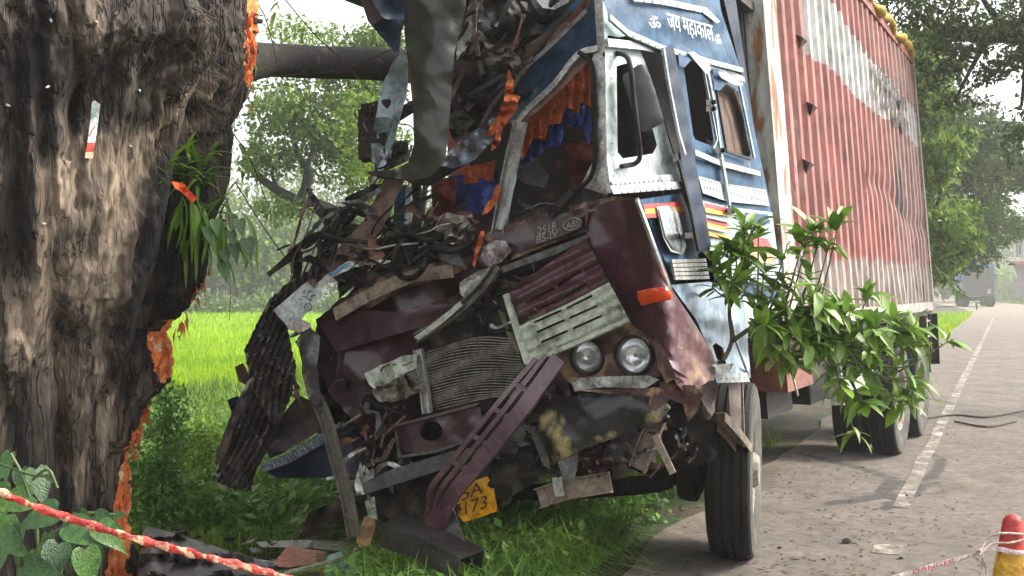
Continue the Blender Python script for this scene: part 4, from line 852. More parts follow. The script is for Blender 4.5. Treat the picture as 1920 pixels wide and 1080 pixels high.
sheet('padding_scrap', [(842, 210), (870, 205), (888, 225), (870, 262), (850, 265), (840, 240)], woolm, truck, off=.1, amp=.06, fr=.05, jag=3)
sheet('white_scrap', [(878, 35), (886, 45), (885, 65), (866, 108), (855, 112), (858, 70), (868, 50)], mat('torn_white_plastic', (.62, .62, .6), (.4, .4, .4), s=9, rough=.4), truck, off=.1, amp=.03, label='torn white plastic piece')
sheet('clear_plastic', [(990, -20), (1072, -20), (1066, 4), (1040, 18), (1018, 15)], MATS['torn_white_plastic'], truck, off=.15, amp=.03)
for a in ([(895, -20), (890, 60), (905, 140)], [(1068, 20), (1010, 90), (930, 190), (900, 240)], [(860, 190), (930, 150), (1000, 110)], [(1100, 20), (1040, 80), (985, 130), (950, 180)], [(830, 215), (870, 130), (900, 60)]):
    bar('bent_rod', [FP(x, y, .05 + .03 * i) for i, (x, y) in enumerate(a)], rect(.022, .012), rnd.choice([blackm, brown, steel_d]), truck, k=4)
# hanging dark sleeve
def cyl(x0, x1, d): return lambda x, y: d * math.sqrt(max(0, 1 - ((x - (x0 + x1) / 2) / ((x1 - x0) / 2)) ** 2))
sheet('hanging_panel', [(758, -60), (880, -60), (872, 20), (852, 100), (846, 180), (840, 250), (836, 292), (822, 318), (806, 332), (772, 338), (700, 330), (688, 322), (740, 318), (766, 304), (776, 270), (774, 200), (764, 110), (758, 60)], olive, truck, off=.15, amp=.035, fr=.014, crease=.6,
      fn=cyl(740, 884, .22), label='dark olive roof sheet curled into a hanging sleeve')
sheet('hanging_panel_lip', [(690, 326), (742, 322), (800, 322), (838, 300), (836, 318), (812, 345), (780, 350), (760, 338), (720, 336)], blackm, truck, off=.1, amp=.02)
sheet('torn_hood_lining', [(800, 340), (850, 300), (870, 310), (830, 335), (800, 352)], black, truck, off=0, amp=.02)
sheet('blue_tarpaulin', [(664, -40), (770, -40), (764, 30), (752, 62), (750, 96), (740, 98), (712, 66), (690, 40)], mat('dark_blue_tarp', (.014, .035, .075), (.006, .015, .035), s=4, rough=.5, bump=.4, bs=16), truck, off=.1, amp=.07, fr=.018, fn=cyl(650, 790, .15), label='dark blue tarpaulin bulging from the roof')
sheet('bent_side_sheet', [(752, 98), (764, 104), (766, 150), (762, 180), (748, 230), (738, 270), (728, 316), (712, 324), (698, 300), (696, 268), (704, 220), (716, 160), (736, 118)], teal_w, truck, off=.0, amp=.06, fr=.018, label='pale bent left side sheet of the cab')
for a in ([(682, 205), (682, 298)], [(700, 205), (698, 296)], [(680, 206), (730, 196)], [(682, 296), (762, 276)], [(680, 258), (776, 198)], [(720, 240), (716, 300)]):
    bar('broken_frame_bar', [FP(x, y, -.05 + .05 * (i % 2)) for i, (x, y) in enumerate(a)], rect(.055, .03), charred, truck)
sheet('broken_box_side', [(704, 270), (764, 262), (770, 300), (730, 318), (704, 312)], mat('grey_board', (.2, .19, .16), (.12, .11, .1), s=8, rough=.8), truck, off=-.05, amp=.02)
# ---- mangled frame at the left of the windscreen
bar('bent_strut', [FP(742, 330, .05), FP(700, 420, .1), (FP(655, 470, .12)), FP(618, 512, .15)], rect(.125, .008), brown, truck, k=3, label='wide flat brown strut leaning across the wreck')
sheet('window_shard', [(740, 355), (762, 345), (762, 425), (738, 415)], blue, truck, off=-.3, amp=.02)
bar('white_strut', [FP(768, 350, .0), FP(765, 432, .02)], rect(.035, .02), whitep, truck)
bar('dark_post', [FP(780, 340, .02), FP(784, 400, .02), FP(774, 450, .02)], rect(.045, .03), blackm, truck, k=2)
bar('dark_post', [FP(798, 345, -.1), FP(792, 400, -.1), FP(780, 440, -.08)], rect(.02, .02), steel_d, truck, k=2)
sheet('torn_bar_sheet', [(566, 452), (590, 420), (640, 388), (700, 358), (728, 340), (722, 352), (690, 376), (640, 398), (612, 410), (585, 440), (572, 470), (562, 470)], steel_d, truck, off=.1, amp=.03, jag=2)
sheet('torn_bar_sheet', [(645, 372), (700, 345), (722, 342), (716, 352), (664, 380), (646, 384)], blackm, truck, off=.05, amp=.02, jag=2)
for a, wd, m_ in (([(600, 400), (660, 395), (740, 425), (790, 436)], .035, blackm), ([(640, 425), (700, 430), (780, 438)], .04, steel_d), ([(680, 385), (740, 425), (780, 440)], .03, steel_d), ([(570, 460), (610, 440), (690, 455), (760, 470)], .05, blackm),
                  ([(650, 395), (625, 430), (600, 480), (580, 520)], .04, blackm), ([(560, 470), (556, 520), (530, 570)], .05, blackm), ([(640, 470), (700, 460), (800, 450), (880, 440)], .06, grease), ([(600, 500), (680, 480), (760, 480)], .05, grease)):
    bar('bent_bar', [FP(x, y, .05 + .04 * math.sin(x)) for x, y in a], rect(wd, .012), m_, truck, k=4)
mb = MB(); mb.box(lambda a, b, c: FP(a, b, c), 545, 562, 458, 512, -.1, -.05); mb.out('reflector_post', mat('green_grey_box', (.05, .07, .06), rough=.6), truck)
for a, r in (([(785, 430), (752, 455), (738, 490), (752, 518), (775, 520), (795, 500), (797, 475)], .016), ([(612, 425), (608, 440), (640, 450), (700, 455)], .014), ([(600, 440), (600, 490), (612, 510)], .013), ([(770, 480), (782, 450), (780, 430)], .012),
             ([(640, 420), (630, 460), (615, 500)], .012), ([(700, 455), (760, 440), (800, 450), (830, 440)], .014), ([(790, 470), (810, 465), (850, 470), (880, 455)], .018), ([(740, 440), (760, 470), (770, 500)], .01)):
    tube('rubber_hose', [FP(x, y, .16 + .04 * (i % 3)) for i, (x, y) in enumerate(a)], r, black, truck, 6, 8)
for a in ([(710, 470), (770, 380), (800, 360), (830, 345)], [(800, 460), (835, 400), (850, 380)], [(905, 610), (925, 560), (960, 540)], [(640, 520), (700, 470), (760, 480)]):
    tube('thin_wire', [FP(x, y, .2) for x, y in a], .003, blackm, truck, 6, 5)
# lumps on the dash
sheet('crushed_lamp_unit', [(822, 408), (836, 398), (872, 405), (892, 430), (888, 450), (850, 455), (822, 445), (815, 430)], mat('crushed_chrome', (.42, .38, .34), (.2, .17, .15), s=14, rough=.35, metal=.5, bump=.7, bs=20), truck, off=.14, amp=.06, fr=.05, bulge=.08, label='crushed chromed lamp unit')
sheet('lamp_bracket_plate', [(812, 448), (850, 458), (868, 490), (872, 502), (826, 488)], steel_d, truck, off=.14, amp=.02)
sheet('rust_shard', [(688, 430), (700, 445), (722, 478), (716, 488), (692, 486)], rust, truck, off=.2, amp=.03)
for i in range(46):
    px = rnd.uniform(600, 880); py = 500 - (px - 600) * .22 + rnd.uniform(-28, 26); r = rnd.uniform(10, 24); a0 = rnd.uniform(0, 6)
    sheet('torn_scrap', [(px + r * math.cos(a0 + k * 1.25) * rnd.uniform(.5, 1.3), py + r * .7 * math.sin(a0 + k * 1.25) * rnd.uniform(.5, 1.2)) for k in range(5)], rnd.choice([charred, blackm, blackm, grease, rust, rusty_m, grease]), truck, off=rnd.uniform(-.05, .12), amp=.05, fr=.05, step=7, jag=1)

# ---- loose rods, strips, wires and splinters all through the wreck
def clutter(x0, x1, y0, y1, ang, n, o0, o1, mats_, slope=0, L=(.10, .38), sd=1):
    r = random.Random(sd)
    for i in range(n):
        x = r.uniform(x0, x1); y = r.uniform(y0, y1) + (x - x0) * slope; a = math.radians(ang + r.gauss(0, 32)); l_ = r.uniform(*L) * 345; o = r.uniform(o0, o1); m_ = r.choice(mats_)
        P_ = [(x + math.cos(a) * l_ * (t - .5) + r.gauss(0, 4), y + math.sin(a) * l_ * (t - .5) + r.gauss(0, 5) + l_ * .25 * r.uniform(-.5, 1) * (t - .5) ** 2, o + r.uniform(-.06, .06)) for t in (0, .3, .6, 1)]
        k = r.random()
        if k < .35: tube('broken_wire', [FP(*p) for p in P_], r.uniform(.003, .009), m_, truck, 4, 5)
        elif k < .75:
            V_, F_ = sweep(rect(r.uniform(.012, .045), .004), curve([FP(*p) for p in P_], 3), (r.uniform(-.8, .2), -.8, r.uniform(-.4, .6)), scale=[r.uniform(.5, 1.2) for _ in range(10)]); build('torn_strip', V_, F_, m_, truck)
        else:
            q = l_ * .10; sheet('metal_shard', [(P_[0][0], P_[0][1]), (P_[1][0] + r.uniform(0, q), P_[1][1] - q), (P_[2][0], P_[2][1] - q * r.random()), (P_[3][0], P_[3][1]), (P_[2][0], P_[2][1] + q), (P_[1][0], P_[1][1] + q * r.random())], m_, truck, off=o, amp=.03, fr=.06, step=6, jag=1)
MX = [blackm, grease, steel_d, rust, brown, blackm, grease, alum, tan, charred]
clutter(575, 860, 455, 520, -22, 26, .05, .2, MX, -.22, sd=3)
clutter(560, 800, 400, 470, -25, 18, .0, .15, [blackm, grease, steel_d, brown], -.15, (.2, .5), sd=4)
clutter(610, 790, 610, 760, -30, 8, .05, .16, [maroon_d, maroon_d, rusty_m, steel_d], 0, (.06, .2), sd=5)
clutter(640, 760, 760, 930, -55, 30, .05, .2, MX, 0, (.08, .3), sd=6)
clutter(870, 1000, 520, 620, 20, 20, .0, .12, [blackm, grease, steel_d, alum, grease], 0, (.08, .25), sd=7)
clutter(850, 1000, 10, 200, -48, 32, -.1, .14, [charred, blackm, blackm, charred, grease, grease, rust, steel_d], 0, (.1, .4), sd=8)
clutter(950, 1290, 770, 890, -30, 40, -.05, .1, [blackm, grease, grease, rust, brown, blackm, charred], 0, (.08, .3), sd=9)
clutter(960, 1100, 375, 410, -25, 7, .0, .08, [charred, steel_d, blackm], 0, (.1, .3), sd=10)
clutter(490, 560, 600, 820, -65, 6, .05, .15, [charred, steel_d, brown], 0, (.08, .25), sd=11)
clutter(690, 780, 200, 330, -50, 12, .0, .1, [charred, steel_d, blackm], 0, (.08, .3), sd=12)
# ---- front skin
sheet('cowl_panel', [(880, 452), (940, 425), (1010, 402), (1100, 378), (1150, 368), (1200, 372), (1180, 384), (1104, 398), (1100, 432), (1000, 470), (930, 500), (905, 500), (885, 470)], rusty_m, truck, off=.06, amp=.02, th=.02)
sheet('badge_panel', [(925, 438), (1000, 412), (1100, 388), (1098, 432), (1000, 462), (935, 488), (922, 470)], maroon_d, truck, off=.08, amp=.018, fr=.02)
sheet('bare_metal_dent', [(905, 462), (928, 450), (948, 452), (960, 470), (940, 492), (915, 500), (900, 488)], mat('scraped_steel', (.5, .46, .48), (.26, .2, .22), s=10, rough=.3, metal=.6, bump=.5, bs=18), truck, off=.115, amp=.03, fr=.05)
sheet('badge_plate', [(1000, 424), (1050, 408), (1088, 402), (1092, 426), (1046, 446), (1004, 456)], mat('black_badge', (.03, .03, .032), (.05, .045, .04), rough=.5), truck, off=.105, amp=.002, th=.006, label='dark model badge reading 2518 BS-IV ABS')
def onfront(x0, y0, x1, y1, hpx, off=.1):
    def f(a, b):
        t = (a + 1) / 2; return FP(x0 + (x1 - x0) * t, y0 + (y1 - y0) * t - b * hpx, off)
    return f
textmesh('lettering', '2518', onfront(1008, 434, 1042, 423, 8, .113), letterg, truck); textmesh('lettering', 'BS-IV', onfront(1006, 450, 1046, 437, 7.5, .113), letterg, truck); textmesh('lettering', 'ABS', onfront(1061, 424, 1086, 416, 6.5, .113), letterg, truck)
tube('badge_ring', [FP(1073 + 17 * math.cos(a), 420 + 11 * math.sin(a) - 3 * math.cos(a), .115) for a in np.linspace(0, 2 * math.pi, 20)], .0025, letterg, truck, 1, 5)
sheet('cowl_lip', [(940, 500), (1000, 478), (1100, 440), (1102, 448), (1040, 478), (980, 498), (942, 512)], steel_d, truck, off=.10, amp=.01, th=.02)
# crushed left half of the hood
sheet('crushed_hood', [(592, 600), (640, 560), (700, 528), (760, 505), (830, 492), (900, 470), (930, 505), (880, 560), (800, 620), (790, 660), (790, 720), (770, 790), (720, 820), (670, 800), (620, 740), (596, 680)], maroon_d, truck, off=.0, amp=.055, fr=.007, th=.012, jag=2, rough_=.3, label='crushed dark maroon left half of the hood')
bar('hood_edge', [FP(628, 590, .12), FP(690, 555, .14), FP(770, 520, .13), FP(850, 508, .11)], rect(.07, .012), tan, truck, k=3)
sheet('hood_fold', [(640, 565), (700, 525), (770, 500), (850, 488), (890, 478), (885, 500), (840, 520), (760, 540), (690, 580), (650, 600)], rusty_m, truck, off=.07, amp=.045, fr=.008, rough_=.2)
sheet('hood_fold', [(600, 610), (660, 580), (740, 585), (840, 560), (900, 530), (880, 560), (800, 610), (700, 640), (630, 660)], maroon_d, truck, off=.12, amp=.045, fr=.008, rough_=.2)
sheet('hood_fold', [(650, 650), (740, 620), (800, 600), (780, 660), (720, 690), (670, 720), (640, 700)], maroon_d, truck, off=.08, amp=.045, fr=.008, rough_=.2)
sheet('cream_scrap', [(682, 700), (740, 672), (782, 664), (780, 690), (740, 712), (700, 730)], cream, truck, off=.13, amp=.04, fr=.03, jag=2)
sheet('crumpled_foil', [(690, 730), (730, 705), (780, 695), (790, 730), (760, 750), (715, 755)], mat('dirty_foil', (.32, .29, .24), (.13, .11, .09), s=14, rough=.5, bump=.8, bs=22), truck, off=.14, amp=.07, fr=.05, jag=2)
sheet('inner_panel', [(560, 650), (620, 600), (660, 700), (720, 800), (700, 900), (640, 900), (590, 800)], blackm, truck, off=-.15, amp=.09, fr=.014)
sheet('rock_wool', [(630, 520), (660, 500), (690, 500), (684, 530), (655, 545), (636, 560)], charred, truck, off=.16, amp=.06, fr=.05, jag=2)
# printed board
boardm = mat('printed_board', (.62, .66, .66), (.5, .55, .55), s=5, rough=.5, c3=(.28, .3, .3), s3=7, t3=.63)
b1 = sheet('printed_board', [(512, 582), (575, 528), (600, 535), (606, 552), (560, 604), (540, 614)], boardm, truck, off=.22, amp=.015, th=.006, label='bent white board with a small emblem')
tube('emblem', [FP(578 + 7 * math.cos(a), 576 + 7 * math.sin(a), .245) for a in np.linspace(0, 2 * math.pi, 14)], .002, letterb, b1, 1, 5)
mb = MB(); rs = random.Random(3)
for k in range(16):
    a = 560 + rs.uniform(0, 28); b = 545 + rs.uniform(0, 20); mb.add([FP(a, b, .246), FP(a + 4, b - 2, .246), FP(a + 5, b - .5, .246), FP(a + 1, b + 1.5, .246)], [(0, 1, 2, 3)])
mb.out('emblem_print', letterb, b1)
b2 = sheet('printed_board', [(588, 536), (612, 515), (655, 488), (664, 492), (662, 502), (622, 520), (602, 540)], boardm, truck, off=.2, amp=.02, jag=1, label='torn white and blue strip of board')
sheet('blue_print', [(615, 514), (650, 493), (658, 494), (620, 518)], mat('light_blue_print', (.12, .3, .5), rough=.5), b2, off=.216, amp=.01, th=.002)
sheet('board_patch', [(576, 528), (586, 522), (596, 532), (588, 540)], brown, b1, off=.24, amp=.0, th=.004)
sheet('crumpled_white_edge', [(534, 606), (560, 596), (580, 606), (584, 618), (560, 622), (540, 620)], mat('dirty_white_plastic', (.5, .48, .45), (.3, .28, .26), s=12, rough=.6), truck, off=.24, amp=.03, jag=2)
# ribbed sheets hanging at the left
def grooves(a, fq, amp_):
    ca, sa = math.cos(a), math.sin(a); return lambda x, y: amp_ * abs(math.sin(((x * ca + y * sa) + 10 * math.sin(y * .02)) * fq))
sheet('ribbed_sheet', [(505, 560), (540, 530), (590, 500), (620, 490), (600, 540), (560, 590), (540, 620), (556, 690), (548, 740), (520, 800), (508, 790), (480, 740), (466, 700), (458, 655), (480, 610)], ribbed, truck, off=.12, amp=.05, fr=.012, step=4, th=.008, jag=1.5, fn=grooves(.25, .26, .045), label='upper dark ribbed sheet folded over the left side')
sheet('ribbed_sheet', [(474, 700), (520, 760), (524, 800), (500, 850), (480, 880), (470, 920), (440, 918), (408, 905), (404, 858), (420, 820), (440, 760)], ribbed, truck, off=.02, amp=.06, fr=.012, step=4, th=.008, jag=1.5, fn=grooves(.55, .27, .045), label='lower dark ribbed sheet drooping to the grass')
sheet('sheet_edge', [(476, 712), (484, 720), (440, 800), (424, 850), (408, 872), (404, 856), (424, 800), (448, 744)], steel_d, truck, off=.1, amp=.02)
sheet('broken_bracket', [(440, 688), (456, 680), (470, 710), (462, 722), (448, 716)], brown, truck, off=-.05, amp=.02)
sheet('blue_fragment', [(426, 750), (446, 742), (452, 764), (436, 780)], navy, truck, off=-.1, amp=.01)
sheet('curled_sheet', [(512, 800), (560, 740), (600, 760), (628, 790), (580, 820), (530, 850), (505, 860), (500, 840)], mat('grey_brown_sheet', (.09, .075, .065), (.05, .042, .038), s=5, rough=.5, bump=.3), truck, off=.0, amp=.06, fr=.014)
sheet('blue_step_panel', [(490, 880), (560, 850), (630, 800), (700, 790), (705, 850), (670, 895), (600, 896), (520, 897)], mat('deep_blue_panel', (.008, .018, .055), (.005, .011, .03), s=4, rough=.4, bump=.2), truck, off=.0, amp=.04, fr=.012, label='deep blue panel under the crushed corner')
sheet('ribbed_step_edge', [(488, 872), (540, 850), (600, 812), (640, 790), (650, 798), (610, 830), (545, 868), (492, 886)], mat('grey_blue_strip', (.16, .19, .22), (.1, .12, .15), s=6, rough=.45), truck, off=.07, amp=.01, step=4, fn=grooves(1.1, .8, .012))
sheet('bent_profile', [(553, 642), (566, 622), (582, 614), (600, 630), (598, 660), (594, 690), (600, 730), (606, 752), (592, 760), (576, 742), (566, 700), (566, 660)], steel_d, truck, off=.26, amp=.03, fr=.025, th=.01, label='bent grey steel profile')
bar('bent_post', [FP(594, 748, .22), FP(612, 790, .24), FP(630, 860, .25), FP(650, 930, .26), FP(664, 1006, .28)], chan(.07, .03), mat('olive_brown_post', (.13, .115, .09), (.07, .06, .05), s=8, rough=.6, bump=.4, c3=(.25, .24, .22), s3=7, t3=.66), truck, k=3, label='bent post reaching down to the ground')
# radiator and its surroundings
sheet('radiator_core', [(792, 660), (880, 634), (962, 625), (990, 700), (990, 770), (900, 770), (810, 778)], blackm, truck, off=.02, amp=.01)
mb = MB()
for k in range(27):
    t = k / 26; y0 = 664 + t * 108; xl = 790 + t * 17; xr = 962 + t * 40
    P_ = [FP(xl + (xr - xl) * q, y0 - (xl + (xr - xl) * q - xl) * (.17 - .04 * t) - 12 * math.sin(q * math.pi) + 2 * math.sin(q * 7 + k * .7), .07 + .02 * math.sin(q * 3 + k * .2)) for q in np.linspace(0, 1, 12)]
    mb.add(*sweep(circ(.0034, 5), P_))
mb.out('radiator_tubes', mat('dull_cooler_tube', (.34, .32, .29), (.19, .175, .155), s=9, rough=.45, metal=.4), truck, smooth=True, kind='stuff', label='bent bare cooler tubes')
bar('radiator_side_frame', [FP(784, 655, .1), FP(792, 700, .1), FP(802, 775, .1)], chan(.05, .03), alum, truck, k=2)
bar('radiator_side_frame', [FP(962, 600, .08), FP(985, 660, .08), FP(1000, 720, .07)], rect(.035, .03), grease, truck, k=2)
sheet('radiator_shroud', [(790, 640), (860, 600), (930, 570), (960, 590), (962, 620), (880, 632), (800, 656)], blackm, truck, off=.03, amp=.03)
bar('hood_frame_bar', [FP(780, 635, .16), FP(850, 590, .16), FP(905, 540, .16), FP(932, 500, .16)], chan(.05, .03), steel_d, truck, k=2)
sheet('painted_flange', [(776, 632), (820, 600), (862, 565), (868, 572), (830, 606), (784, 638)], cream, truck, off=.19, amp=.01)
sheet('bent_flap', [(862, 530), (895, 508), (930, 498), (936, 506), (908, 530), (870, 558), (862, 550)], alum, truck, off=.14, amp=.02)
for a, r, m_ in (([(900, 560), (925, 535), (970, 525), (990, 530)], .035, grease), ([(880, 575), (920, 560), (950, 580), (965, 620)], .028, black), ([(985, 535), (945, 535), (938, 560), (950, 610), (975, 660)], .02, mat('olive_pipe', (.2, .17, .09), (.13, .11, .06), rough=.6)),
                 ([(900, 600), (940, 560), (985, 550)], .04, grease), ([(930, 520), (960, 508), (1000, 500)], .03, blackm), ([(955, 560), (965, 600), (985, 650), (990, 700)], .024, black), ([(860, 600), (900, 565), (920, 540)], .025, steel_d)):
    tube('engine_pipe', [FP(x, y, .0 + .03 * (i % 2)) for i, (x, y) in enumerate(a)], r, m_, truck, 6, 10)
sheet('engine_cover', [(880, 520), (1000, 490), (1060, 500), (980, 600), (990, 700), (960, 640), (900, 610), (860, 590)], grease, truck, off=-.1, amp=.08, fr=.02)
# grille flap
def slots(l): return [[(x0, y0), (x1, y1), (x1 + 1, y1 + h), (x0 + 1, y0 + h)] for x0, y0, x1, y1, h in l]
fl0 = .2
sheet('grille_panel', [(950, 548), (1096, 448), (1120, 486), (1142, 528), (1060, 572), (970, 614)], maroon, truck, off=fl0, amp=.012, fr=.02, step=5, th=.01,
      fn=lambda x, y: .012 * math.sin(((y - 614) + (x - 970) * .5) * .20), holes=slots([(985, 566, 1040, 538, 4), (1045, 534, 1088, 505, 5), (992, 584, 1048, 560, 4), (1056, 556, 1100, 530, 4)]), label='dented maroon grille panel with slots')
sheet('grille_panel', [(968, 614), (1060, 572), (1142, 529), (1178, 596), (1176, 602), (1080, 642), (990, 680), (984, 660)], cream, truck, off=fl0 + .01, amp=.006, fr=.02, step=5, th=.015,
      fn=lambda x, y: .008 * math.sin(((y - 614) + (x - 970) * .5) * .28), holes=slots([(1000, 603, 1052, 580, 4), (1062, 576, 1110, 552, 4), (1006, 621, 1058, 598, 4), (1068, 594, 1120, 571, 4), (1014, 640, 1064, 618, 4), (1074, 614, 1128, 590, 4)]), label='cream lower part of the grille panel with slots')
bar('grille_edge', [FP(949, 552, fl0 + .01), FP(968, 614, fl0 + .02), FP(990, 682, fl0 + .02)], rect(.025, .03), cream, truck)
bar('grille_edge', [FP(990, 682, fl0 + .02), FP(1080, 644, fl0 + .02), FP(1178, 601, fl0 + .02)], rect(.02, .035), cream, truck)
# right corner, fender, headlamps
def corner(px, py, off):                    # front plane that rolls round into the side plane
    a = FP(px, py, off); xb = 1215 + (py - 380) * .17
    t = min(1, max(0, (px - (xb - 50)) / 100)); t = t * t * (3 - 2 * t); b = SP(px, py, off)
    da = (KF - off) / (.879 + .477 * (px - 960) / F); db = b[1]; return W(px, py, max(da, db) * .5 + (da * (1 - t) + db * t) * .5 if False else da * (1 - t) + db * t)
sheet('corner_fender', [(1098, 392), (1150, 376), (1198, 374), (1216, 420), (1240, 480), (1262, 545), (1306, 612), (1336, 662), (1342, 700), (1300, 716), (1262, 690), (1236, 640), (1190, 610), (1172, 590), (1142, 528), (1118, 480), (1100, 440)], maroon, truck, plane=corner, off=.06, amp=.012, fr=.01, step=8, th=.012,
      fn=lambda x, y: .05 * math.exp(-((x - (1175 + (y - 400) * .22)) / 40) ** 2), label='shiny maroon right corner of the front')
bar('fender_seam', [FP(1098, 445, .085), FP(1120, 484, .085), FP(1152, 540, .085), FP(1190, 600, .08)], rect(.01, .01), blackm, truck, k=3)
sheet('lower_fender', [(1228, 636), (1262, 610), (1310, 618), (1338, 668), (1340, 712), (1318, 736), (1300, 722), (1280, 734), (1262, 712), (1250, 720), (1232, 690)], mat('scraped_fender', (.15, .07, .07), (.10, .05, .055), s=4, rough=.45, bump=.5, bs=14, c3=(.24, .15, .09), s3=4, t3=.52), truck, plane=corner, off=.075, amp=.016, fr=.022, jag=2, th=.01, label='scraped and crumpled lower fender edge')
sheet('headlamp_panel', [(1036, 668), (1090, 640), (1180, 604), (1230, 640), (1240, 706), (1180, 716), (1072, 720), (1046, 704)], rusty_m, truck, off=.05, amp=.012, step=6, th=.01, holes=[[(1102 + 28 * math.cos(a), 668 + 27 * math.sin(a)) for a in np.linspace(0, 6.28, 15)[:-1]], [(1187 + 33 * math.cos(a), 666 + 34 * math.sin(a)) for a in np.linspace(0, 6.28, 17)[:-1]]])
lens = mat('lamp_lens', (.92, .95, .97), rough=.08, bump=0, fine=0); lens.node_tree.nodes['Principled BSDF'].inputs['Transmission Weight'].default_value = .85; lens.node_tree.nodes['Principled BSDF'].inputs['IOR'].default_value = 1.3
chrome = mat('lamp_reflector', (.93, .94, .95), (.85, .88, .9), rough=.16, metal=1, bump=.2, bs=9, fine=0)
for (x, y, r) in ((1101, 669, .079), (1189, 666, .086)):
    c_ = FP(x, y, .06); hl = empty('headlight', c_); hl.parent = truck; hl.location = Vector(c_) - WL[truck]; d = np.array((-.42, -.90, .05)); d /= np.linalg.norm(d)
    V_, F_ = lathe([(-.06, .001), (-.055, r * .45), (-.03, r * .8), (.0, r * .99), (.012, r * 1.0)], c_, d, 36); build('reflector', V_, F_, chrome, hl, smooth=True)
    V_, F_ = lathe([(.004, r * .98), (.02, r * .8), (.03, r * .5), (.034, r * .2), (.035, .0005)], c_, d, 36); build('glass', V_, F_, lens, hl, smooth=True)
    V_, F_ = lathe([(-.02, r * 1.16), (.008, r * 1.14), (.018, r * 1.04), (.014, r * .97), (.0, r * .97)], c_, d, 36); build('bezel', V_, F_, blackm, hl, smooth=True)
    V_, F_ = lathe([(-.05, .012), (-.01, .012), (.0, .0005)], c_, d, 10); build('bulb', V_, F_, alum, hl, smooth=True)
ind = mat('orange_indicator', (.85, .12, .02), (.75, .09, .015), rough=.2, bump=.3, bs=60, coat=.5, trans=.2)
sheet('indicator_lamp', [(1194, 546), (1222, 540), (1250, 538), (1262, 552), (1258, 562), (1224, 568), (1203, 574), (1196, 562)], ind, truck, plane=corner, off=.135, amp=0, bulge=.03, th=.03, step=5, label='orange indicator lamp on the corner')
sheet('lamp_lip', [(1068, 710), (1130, 706), (1215, 704), (1236, 712), (1210, 728), (1130, 726), (1078, 734)], alum, truck, off=.11, amp=.008, th=.012)
sheet('bumper', [(1004, 790), (1030, 760), (1070, 742), (1140, 730), (1240, 738), (1258, 764), (1240, 790), (1180, 812), (1120, 832), (1060, 858), (1042, 870), (1018, 842)], mat('chipped_black_paint', (.022, .023, .028), (.012, .012, .015), s=5, rough=.35, bump=.3, bs=12, c3=(.28, .23, .10), s3=3.4, t3=.575), truck, off=.12, amp=.03, fr=.012, th=.012, bulge=.05, label='black bumper with yellow flaking paint')
sheet('bumper_end', [(1236, 716), (1300, 722), (1318, 738), (1310, 768), (1290, 792), (1282, 760), (1256, 748), (1236, 756)], rusty_m, truck, off=.09, amp=.03, fr=.03, jag=2)
sheet('bumper_top_flange', [(1080, 732), (1236, 726), (1260, 744), (1230, 772), (1214, 764), (1220, 742), (1140, 738)], rusty_m, truck, off=.17, amp=.015)
sheet('arch_flap', [(1300, 730), (1336, 712), (1346, 726), (1340, 770), (1330, 788), (1316, 784), (1318, 756)], mat('grey_brown_plastic', (.14, .115, .10), (.08, .065, .06), s=7, rough=.6, bump=.5), truck, off=.02, amp=.03, jag=1.5)
bar('bumper_stay', [FP(1240, 772, .06), FP(1222, 810, .07), FP(1195, 880, .08)], chan(.085, .03), mat('brown_grey_bracket', (.2, .15, .12), (.12, .09, .07), s=6, rough=.7, bump=.4), truck, k=2)
bar('perforated_strap', [FP(1228, 815, .1), FP(1244, 850, .1), FP(1262, 888, .1)], rect(.032, .006), tan, truck)
sheet('grey_bracket', [(1046, 868), (1062, 848), (1084, 846), (1082, 880), (1076, 902), (1056, 900)], steel_d, truck, off=.12, amp=.01)
sheet('splinter_bracket', [(994, 808), (1010, 806), (1030, 862), (1032, 880), (1018, 872)], steel_d, truck, off=.12, amp=.01); sheet('mount_bracket', [(952, 812), (984, 796), (1006, 800), (1004, 830), (978, 838), (958, 826)], steel_d, truck, off=.06, amp=.02)
bar('bumper_bar', [FP(1008, 935, .03), FP(1060, 918, .03), FP(1144, 904, .03)], chan(.10, .03), tan, truck, label='tan perforated bumper support bar'); bar('bumper_bar_bracket', [FP(1044, 895, .06), FP(1050, 930, .06)], rect(.05, .01), alum, truck)
bar('steering_linkage', [FP(940, 900, .0), FP(1040, 880, 0), FP(1130, 850, -.1)], rect(.03, .03), grease, truck)
bar('mud_flap_bracket', [SP(1345, 782, .02), SP(1375, 815, .02), SP(1396, 842, .02)], chan(.085, .05), tan, truck, label='bent perforated bracket beside the front tyre'); bar('mudguard_stay', [SP(1391, 718, .05), SP(1393, 780, .05), SP(1395, 838, .05)], rect(.012, .012), tan, truck)
sheet('mudguard', [(1366, 718), (1390, 716), (1393, 800), (1392, 826), (1370, 800)], mat('purple_brown_guard', (.13, .09, .085), (.09, .06, .06), s=5, rough=.5), truck, plane=SP, off=.0, amp=.006)
sheet('arch_liner', [(1240, 740), (1330, 735), (1345, 790), (1345, 860), (1300, 880), (1270, 850), (1246, 800)], grease, truck, off=-.35, amp=.04)
